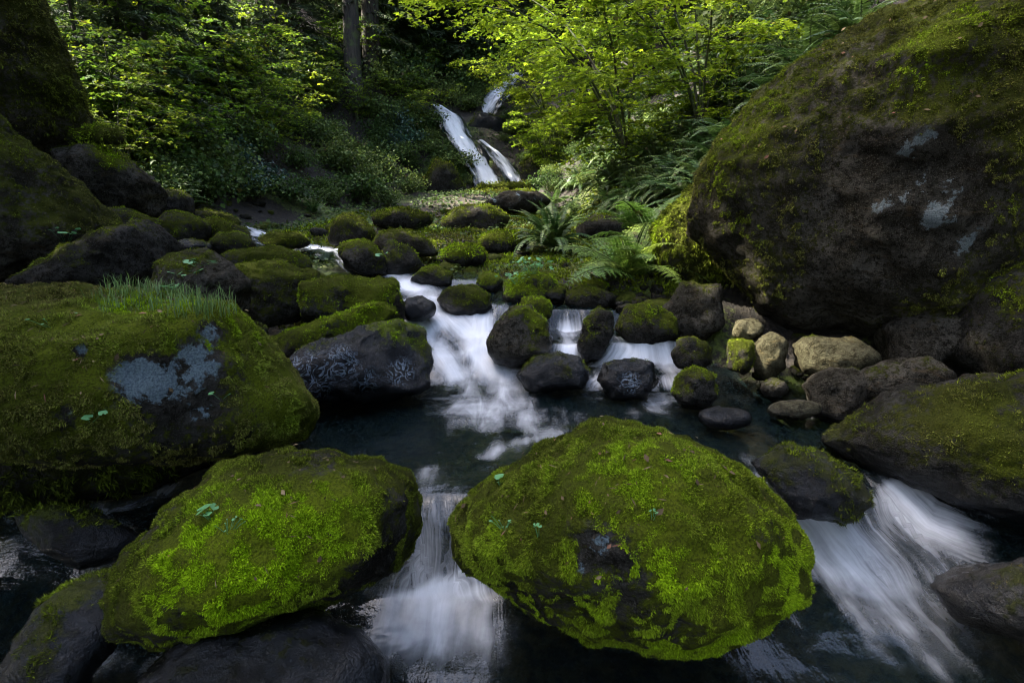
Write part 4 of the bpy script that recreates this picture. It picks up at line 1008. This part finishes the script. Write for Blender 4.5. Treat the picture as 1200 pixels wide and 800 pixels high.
# ------------------------------------------------------------------ upper slopes, extra cover
scatter(SH, (820, 0, 1000, 60), 12, (.9, 1.5), label='dark shrub above the giant boulder on the right slope', group='shrubs above the giant boulder')
for i in range(22):
    px, py = rr.uniform(800, 1010), rr.uniform(-20, 130)
    p, d = ground_at(px, py, 7.0)
    fern(p, rr.uniform(.9, 1.3), rr.randint(10, 13), 'sword fern on the dark slope above the giant boulder', 'sword ferns above the giant boulder', seed=400 + i, face=math.pi + .3, spread=5.0, tilt=(-.2, .9))

# low leafy cover on the mossy rise and the banks
def ground_cover():
    r = np.random.default_rng(77); g = Geo()
    n = 40000
    x = r.uniform(-8, 7, n); y = 7.5 + 18 * r.random(n)
    keep = n2(x, y, .9, 44, 3) + .35 * r.random(n) > .02
    x, y = x[keep], y[keep]; n = len(x); z = ground_h(x, y)
    z = z + .02 + .10 * r.random(n) ** 2 * (1 + n2(x, y, 1.3, 46, 2))
    C = np.stack([x, y, z], 1)
    D = r.normal(size=(n, 3)); D[:, 2] = np.abs(D[:, 2]) * .25
    L_ = (.03 + .05 * r.random(n)) * (1 + .5 * (y > 12))
    kites(g, C, D, np.array([0, -.25, 1.]) + r.normal(size=(n, 3)) * .4, L_, L_ * .4, tints(n, r, .35, .25, .04), .2, .5)
    link('ground_cover', g.mesh('ground_cover', M_SHRUB), label='low leafy cover spread over the mossy forest floor', cat='ground cover', kind='stuff')
ground_cover()

# small filler stones on the banks and the mossy rise
def small_stones():
    protos = []
    for k in range(6):
        S, F = ico(3); q = S * np.array([1, .75 + .1 * k % .4, .55 + .08 * (k % 3)])
        q = q * (1 + .28 * fbm(S * 1.3 + k * 5, 3, k))[:, None]; F2 = F[:, ::-1]
        rk = np.random.default_rng(k + 5)
        for _ in range(6):
            nn = norm(rk.normal(size=3)); e = (q @ nn).max() * rk.uniform(.55, .8); dd = q @ nn - e; q = q - nn * (np.where(dd > 0, dd * .92, 0))[:, None]
        q = q + norm(q) * (.05 * fbm(q * 5, 3, k + 30))[:, None]
        N_ = vnormals(q, F2); mo = np.clip(.35 * (k % 3) + .5 * N_[:, 2] + .3 * fbm(S * 2, 3, k + 9) - .1, 0, 1)
        protos.append(make_mesh('stone', q, F2, [M_ROCK, M_ROCKB, M_ROCKW][k % 3], {'cov': np.stack([mo, .4 * mo, 0 * mo, 0 * mo + (.5 if k % 3 == 2 else 0)], 1)}, True))
    rs = random.Random(31)
    zones = [(150, 235, 430, 300, 46, .06, .2, 'small stone among the mossy rocks of the left bank', 'small stones of the left bank'),
             (480, 235, 660, 310, 46, .06, .17, 'small bluish stone on the mossy rise below the falls', 'small stones on the mossy rise'),
             (440, 296, 665, 352, 44, .07, .19, 'small angular stone wedged between the cascade rocks', 'small stones between the cascade rocks'),
             (300, 300, 480, 345, 22, .07, .18, 'small stone lodged among the mossy blocks left of the cascade', 'small stones left of the cascade'),
             (640, 320, 800, 400, 44, .05, .14, 'small stone in the shaded bank beside the side falls', 'small stones by the side falls'),
             (850, 395, 1100, 480, 26, .04, .11, 'small dark stone in the gaps under the giant boulder', 'small stones under the giant boulder')]
    for x0, y0, x1, y1, n, s0, s1, lab, grp in zones:
        for i in range(n):
            p, d = ground_at(rs.uniform(x0, x1), rs.uniform(y0, y1), 3.6)
            o = link('stone', rs.choice(protos), label=lab, cat='stone', group=grp, loc=(p[0], p[1], max(p[2], float(water_h(p[0], p[1])) if p[1] < 6.5 else -9)))
            sc = rs.uniform(s0, s1); o.scale = (sc, sc, sc * rs.uniform(.7, 1)); o.rotation_euler = (rs.uniform(-.3, .3), rs.uniform(-.3, .3), rs.uniform(0, 6.28))
small_stones()

# mossy stump, roots and logs
rock('massive moss covered stump standing on the slanting boulder', [(-150, -120), (0, -90), (38, -20), (46, 40), (50, 90), (52, 130), (66, 170), (30, 190), (-150, 200)], 6.4, .5, .5, 2.6, 5, .07, .45, .12, .1,
     mat=M_ROCKB, seed=51, dens=13000, length=.026, lean=1.4, wlevel=-5, name='tree_stump', cat='stump', cell=.06, brown=.4)
def log(name, p0, p1, r0, r1, label, cat='log', dens=9000, length=.03, sag=0., seed=0, mossy=.55, lime=.25):
    t = np.linspace(0, 1, 40); k = 28; pts = np.array(p0)[None] * (1 - t[:, None]) + np.array(p1)[None] * t[:, None]; pts[:, 2] -= sag * np.sin(t * math.pi)
    tan = norm(np.gradient(pts, axis=0)); a = norm(np.cross(tan, [0, 0, 1.])); b = np.cross(a, tan); th = np.arange(k) * 2 * math.pi / k
    rad = np.interp(t, [0, .02, .98, 1], [0.001, r0, r1, .001])
    V = (pts[:, None] + rad[:, None, None] * (np.cos(th)[None, :, None] * a[:, None] + np.sin(th)[None, :, None] * b[:, None])).reshape(-1, 3)
    F = np.array([(i * k + j, i * k + (j + 1) % k, (i + 1) * k + (j + 1) % k) for i in range(39) for j in range(k)] + [(i * k + j, (i + 1) * k + (j + 1) % k, (i + 1) * k + j) for i in range(39) for j in range(k)])
    N_ = vnormals(V, F)
    if (N_ * (V - np.repeat(pts, k, 0))).sum() < 0: F = F[:, ::-1]; N_ = -N_
    V = V + N_ * (r0 * .22 * fbm(V * 3 / max(r0, .1) * .3, 4, seed))[:, None]
    mo = np.clip(mossy + .4 * N_[:, 2] + .4 * fbm(V * 3, 3, seed + 4), 0, 1)
    cov = np.stack([mo, np.clip(lime + .3 * fbm(V * 2, 3, seed + 5), 0, 1), 0 * mo, 0 * mo], 1)
    o = link(name, make_mesh(name, V, F, M_ROCKB, {'cov': cov}, True), label=label, cat=cat)
    tm = tuft_mesh('moss', V, F, N_, cov, dens, length, seed + 60, lean=1.2, brown=.3)
    if tm: link('moss', tm, o, kind='stuff')
    return o
log('fallen_log', P(70, 158, 7.2), P(142, 160, 7.0), .14, .10, 'flat mossy log lying on the mossy topped boulder', seed=3)
log('fallen_log', P(545, 232, 20.0), P(628, 232, 19.2), .28, .22, 'dark mossy log lying across the foot of the waterfall', dens=3000, length=.06, seed=5)
log('fallen_log', P(560, 222, 20.6), P(622, 216, 20.4), .16, .12, 'thin mossy log above the larger log at the waterfall foot', dens=3000, length=.06, seed=6)
log('fallen_log', P(680, 330, 6.6), P(800, 318, 6.9), .07, .05, 'thin mossy log half buried under the lacy ferns', seed=9, lime=.4)

# grass and seedlings on the boulders
def surface_point(V, px, py):
    """nearest point of a boulder's skin to the line of sight through px, py"""
    d = norm(P(px, py, 1) - CAMP); rel = V - CAMP; al = rel @ d
    dist = np.linalg.norm(rel - al[:, None] * d, axis=1)
    c = np.where(dist < .02)[0]
    if len(c) == 0: return V[int(np.argmin(dist))]
    return V[c[int(np.argmin(al[c]))]]
def rockdata(ob): return next(r for r in ROCKS if r[0] is ob)[1]

def grass(px0, py0, px1, py1, n, h, label, ob, seed):
    r = np.random.default_rng(seed); g = Geo(); V = rockdata(ob); base = []
    for i in range(60):
        base.append(surface_point(V, r.uniform(px0, px1), r.uniform(py0, py1)))
    base = np.array(base); B = base[r.integers(0, 60, n)] + r.normal(size=(n, 3)) * [.025, .025, .004]
    lean = r.normal(size=(n, 3)) * .45; lean[:, 2] = 0
    L_ = h * (.4 + .8 * r.random(n)); s = norm(np.cross(lean, [0, 0, 1.])) * .0016
    up = np.array([0, 0, 1.])
    m = B + (up * .6 + lean * .25) * L_[:, None]; t = B + (up * .85 + lean * .9) * L_[:, None]
    Vv = np.stack([B - s, B + s, m + s * .8, m - s * .8, t], 1).reshape(-1, 3); k = np.arange(n)[:, None] * 5
    T = np.repeat(tints(n, r, .5, .25, .08), 5, 0)
    g.add(Vv, np.concatenate([k + [0, 1, 2], k + [0, 2, 3], k + [3, 2, 4]], 0), T)
    return link('grass', g.mesh('grass', M_GRASS), label=label, cat='grass', kind='stuff')
grass(110, 332, 215, 362, 520, .085, 'fine grass growing on the flat topped boulder edge', SLAB, 1)
grass(205, 345, 270, 372, 260, .11, 'grass tuft at the corner of the flat topped boulder', SLAB, 2)

LEAFD = None
def round_leaf(rad=.018):
    g = Geo(); n = 9; th = np.linspace(.35, 2 * math.pi - .35, n)
    V = np.concatenate([[[0, 0, 0]], np.stack([np.cos(th) * (1 + .1 * np.cos(th * 5)), np.sin(th) * (1 + .1 * np.cos(th * 5)), .12 + 0 * th], 1)]) * rad
    g.add(V, [(0, i, i + 1) for i in range(1, n)], (.6, .6, 0, 1)); return g.mesh('round_leaf', M_CLOVER)
RL = round_leaf()
def seedling(ob, px, py, n, spread, label, size=1.0, seed=0, lift=.03, group=None):
    r = random.Random(seed); V = rockdata(ob); p = surface_point(V, px, py)
    e = link('seedling', None, label=label, cat='seedling', group=group, loc=p)
    g = Geo()
    for i in range(n):
        x, y, z = r.gauss(0, spread), r.gauss(0, spread), lift * r.uniform(.5, 1.3)
        o = link('leaf', RL, e, loc=(x, y, z)); s = size * r.uniform(.5, 1.2); o.scale = (s, s, s); o.rotation_euler = (r.uniform(-.1, .7), r.uniform(-.3, .3), r.uniform(0, 6.28))
        tube(g, [(x * .2, y * .2, -.01), (x * .7, y * .7, z * .6), (x, y, z)], .0012, .001, 3)
    link('stem', g.mesh('seedling_stem', M_CLOVER), e)
    return e
seedling(SLAB, 103, 493, 7, .03, 'round leaved seedling low on the flat topped boulder face', 1.1, 1)
seedling(SLAB, 258, 466, 3, .02, 'three leaved sprig on the flat topped boulder beside bare stone', .9, 2)
seedling(SLAB, 200, 330, 5, .03, 'cluster of pale leaves on the flat topped boulder rim', 1.1, 3)
seedling(SLAB, 60, 380, 5, .05, 'tiny sprigs in the brown moss of the flat topped boulder', .5, 4)
seedling(SLAB, 5, 492, 3, .02, 'lone round leaf at the flat topped boulder left flank', 1.0, 5)
seedling(LEFTF, 243, 600, 6, .018, 'lobed leaf cluster on the lime cushioned boulder', 1.1, 6)
seedling(LEFTF, 268, 615, 12, .025, 'tiny scattered sprigs below the lobed leaf cluster', .25, 7)
seedling(FRONT, 580, 568, 3, .02, 'single lobed leaf on the shoulder of the shaggy moss boulder', 1.2, 8)
seedling(FRONT, 588, 615, 10, .05, 'trailing tiny leaves on the shaggy moss boulder left flank', .35, 9)
seedling(FRONT, 770, 613, 3, .01, 'two pale leaves on the face of the shaggy moss boulder', .5, 10)
seedling(FRONT, 630, 632, 3, .01, 'pair of tiny leaves near the bare patch of the shaggy boulder', .5, 11)
for o in bpy.data.objects:
    if o.get('label') == 'brown faced wedge boulder carrying clover leaves':
        seedling(o, 228, 308, 9, .06, 'flat clover leaves on the brown faced wedge boulder', 1.8, 12)
        seedling(o, 215, 322, 8, .06, 'lower clover leaves on the brown faced wedge boulder', 1.5, 13)
    if o.get('label') == 'bright mossy rock crowned with a leafy plant':
        seedling(o, 622, 320, 40, .12, 'bright leafy plant crowning a mossy rock by the cascade', 1.6, 14, .12)
        seedling(o, 605, 330, 24, .1, 'light green leafy sprigs beside the crowning plant', 1.3, 15, .08)
    if o.get('label') == 'angular mossy block with a grey facet':
        seedling(o, 442, 300, 9, .07, 'pale leaf sprig on the angular mossy block', 1.5, 16)
    if o.get('label') == 'huge smooth slanting boulder below the mossy stump':
        seedling(o, 80, 285, 16, .1, 'leafy sprig at the foot of the slanting boulder', 2.0, 17, .12)
tt_ = sum(len(p.vertices) - 2 for m in bpy.data.meshes for p in ()) if False else sum(len(m.loops) - 2 * len(m.polygons) for m in bpy.data.meshes)
print('objects', len(bpy.data.objects), 'tris', tt_, 'tufts', TUFTS)

# cover on the steep ground beside the falls
scatter(SH, (585, 150, 720, 250), 16, (.35, .6), label='low green shrub on the ground right of the waterfall', group='low shrubs beside the falls')
for px, py, n in [(545, 120, 5), (520, 190, 8), (628, 195, 8), (600, 140, 5), (545, 210, 5), (500, 160, 6)]:
    for i in range(n):
        p, d = ground_at(px + rr.uniform(-14, 14), py + rr.uniform(-20, 20), 16)
        q = proj(p); 
        put(rr.choice(SH), p, rr.uniform(0, 6.28), rr.uniform(.35, .6), label='small shrub clinging to the rock beside the white water', group='small shrubs at the falls')
tt_ = sum(len(m.loops) - 2 * len(m.polygons) for m in bpy.data.meshes)
print('objects', len(bpy.data.objects), 'tris', tt_, 'tufts', TUFTS)
scatter(SH, (440, 55, 650, 112), 26, (1.0, 1.8), label='leafy bush growing around the head of the falls', group='bushes around the head of the falls', dmin=22)
scatter(MP, (455, 95, 520, 150), 5, (.6, .9), label='small maple leaning over the left side of the falls', group='maples left of the falls', dmin=16)

# unseen conifers beside and behind the view, added to block the low sky
ring = None
for x_, y_ in [(8.5, -3), (10.5, 1), (12.5, 4.5), (7.5, -7), (-9.5, -7), (2, -14), (-4, -15), (15, 8), (12, -4), (14, 0)]:
    p = np.array([x_, y_, float(ground_h(x_, y_))])
    if ring is None:
        ring = tall_tree(p, 16, .32, 'tall unseen conifer added around the stream to block low sky', 900, .3, 3.4, nq=2600, q=.7, group='unseen conifers added to block low sky', corridors=False)
    else:
        e = copy_tree(ring); e.location = p; e.rotation_euler = (0, 0, rr.uniform(0, 6.28)); s_ = rr.uniform(.85, 1.2); e.scale = (s_, s_, s_)

# carpet of moss on the rise between the cascade and the falls
def moss_carpet():
    r = np.random.default_rng(91); n = 80000
    x = r.uniform(-4.5, 3.2, n); y = 6.0 + 9.5 * r.random(n) ** 1.25
    k = n2(x, y, .9, 58, 3) + .25 * sstep(-3, -1, x) * (1 - sstep(2, 3.2, x)) + .12 * r.random(n) > .0
    x, y = x[k], y[k]; n = len(x); z = ground_h(x, y)
    hump = np.clip(n2(x, y, 3.0, 61, 3), 0, 1) * .10
    B = np.stack([x, y, z + hump - .01], 1); t = r.normal(size=(n, 3)); t[:, 2] = np.abs(t[:, 2]) + .5; t = norm(t)
    L_ = (.028 + .03 * r.random(n)) * (.8 + y / 16); s = norm(np.cross(t, r.normal(size=(n, 3)))) * (L_ * .28)[:, None]
    V = np.stack([B - s, B + s, B + t * L_[:, None]], 1).reshape(-1, 3)
    pt = n2(x, y, 1.3, 66, 3) * .5 + .5
    T = np.stack([np.clip(.1 + .75 * pt + .1 * r.normal(size=n), 0, 1), r.random(n) ** 1.5 * 1.3 - .1, np.clip(.5 * (n2(x, y, 2.1, 67, 2) > .25), 0, 1), np.ones(n)], 1)
    link('ground_moss', make_mesh('ground_moss', V, np.arange(3 * n).reshape(-1, 3), M_MOSS, {'tint': np.repeat(T, 3, 0)}), label='moss carpet on the rise between the cascade and the waterfall', cat='moss', kind='stuff')
moss_carpet()
for lab, ol, dp, kw in [
    ('dark wet rock in the fork of the waterfall', [(556, 180), (562, 168), (572, 180), (590, 205), (592, 222), (578, 215)], 23.4, dict(mat=M_ROCKW, moss=-.1, wetall=.8)),
    ('dark mossy rock right of the lower waterfall', [(606, 195), (622, 185), (640, 205), (635, 232), (615, 226)], 21.9, dict(moss=.2)),
    ('mossy outcrop left of the lower waterfall', [(495, 212), (510, 185), (528, 192), (545, 218), (550, 236), (505, 240)], 21.6, dict(moss=.35)),
    ('dark ledge between the upper and lower waterfalls', [(545, 150), (560, 132), (590, 138), (605, 160), (580, 165)], 24.6, dict(mat=M_ROCKW, moss=.1, wetall=.5)),
    ('grey mossy outcrop on the rise below the falls', [(515, 262), (535, 244), (575, 240), (600, 255), (590, 272), (540, 276)], 12.0, dict(moss=.2, lime=.4)),
    ('low bluish outcrop at the top of the mossy rise', [(560, 240), (590, 226), (630, 224), (650, 236), (630, 248), (585, 250)], 15.0, dict(moss=.05, lime=.4, lichbase=.25)),
    ('bright mossy hummock beside the plant crowned rock', E(545, 300, 26, 14), 8.2, dict(moss=.5, lime=.7)),
    ('mossy ledge behind the large sword fern', E(705, 268, 32, 16), 10.0, dict(moss=.1, lime=.4)),
    ('mossy knoll left of the large sword fern', E(590, 285, 30, 14), 9.4, dict(moss=.45, lime=.6)),
    ('broad mossy hump under the left slope shrubs', E(470, 258, 36, 13), 11.0, dict(moss=.4, lime=.4)),
]:
    base = dict(sub=4, amp=.11, n=2.8, tf=.45 if dp < 16 else .5, seed=int(ol[0][0]) + int(dp * 10), dens=1600 if dp > 16 else 4000, length=.06 if dp > 16 else .035, wlevel=-5)
    base.update(kw); rock(lab, ol, dp, **base)
scatter(SH, (455, 60, 655, 235), 60, (.45, .9), label='leafy shrub on the banks of the waterfall', group='shrubs on the waterfall banks', dmin=17)
tt_ = sum(len(m.loops) - 2 * len(m.polygons) for m in bpy.data.meshes)
print('objects', len(bpy.data.objects), 'tris', tt_, 'tufts', TUFTS)

# needles, bits of twig and dead leaf caught in the moss
M_LITTER = tint_material('dead_leaf', [(.05, .035, .018), (.10, .07, .035), (.16, .12, .06), (.20, .09, .06)], .1, .8, .1)
def litter(ob, n, size, seed):
    r = np.random.default_rng(seed); _, V, F, N_, c = next(q for q in ROCKS if q[0] is ob)
    ok = np.where((N_[:, 2] > .25) & ((N_ * norm(CAMP - V)).sum(1) > 0))[0]
    i = r.choice(ok, n); g = Geo(); t = norm(np.cross(N_[i], r.normal(size=(n, 3))))
    L_ = size * (.4 + r.random(n) ** 2 * 2); thin = r.random(n) < .7
    kites(g, V[i] + N_[i] * .012 + t * .01, t + N_[i] * .15, N_[i] + r.normal(size=(n, 3)) * .3, L_, np.where(thin, L_ * .06, L_ * .28), tints(n, r, .5, .3, .12), .1, .5)
    link('leaf_litter', g.mesh('leaf_litter', M_LITTER), ob, kind='stuff')
litter(FRONT, 260, .016, 1); litter(LEFTF, 160, .014, 2); litter(SLAB, 420, .018, 3); litter(GIANT, 300, .022, 4)
tt_ = sum(len(m.loops) - 2 * len(m.polygons) for m in bpy.data.meshes)
print('objects', len(bpy.data.objects), 'tris', tt_, 'tufts', TUFTS)
scatter(SH, (600, 165, 690, 228), 22, (.35, .6), label='low shrub in the sun patch right of the waterfall', group='low shrubs in the sun patch', dmin=11)
scatter(SH, (700, 60, 800, 150), 12, (.5, .8), label='shrub under the sunlit maples on the right slope', group='shrubs under the sunlit maples', dmin=9)
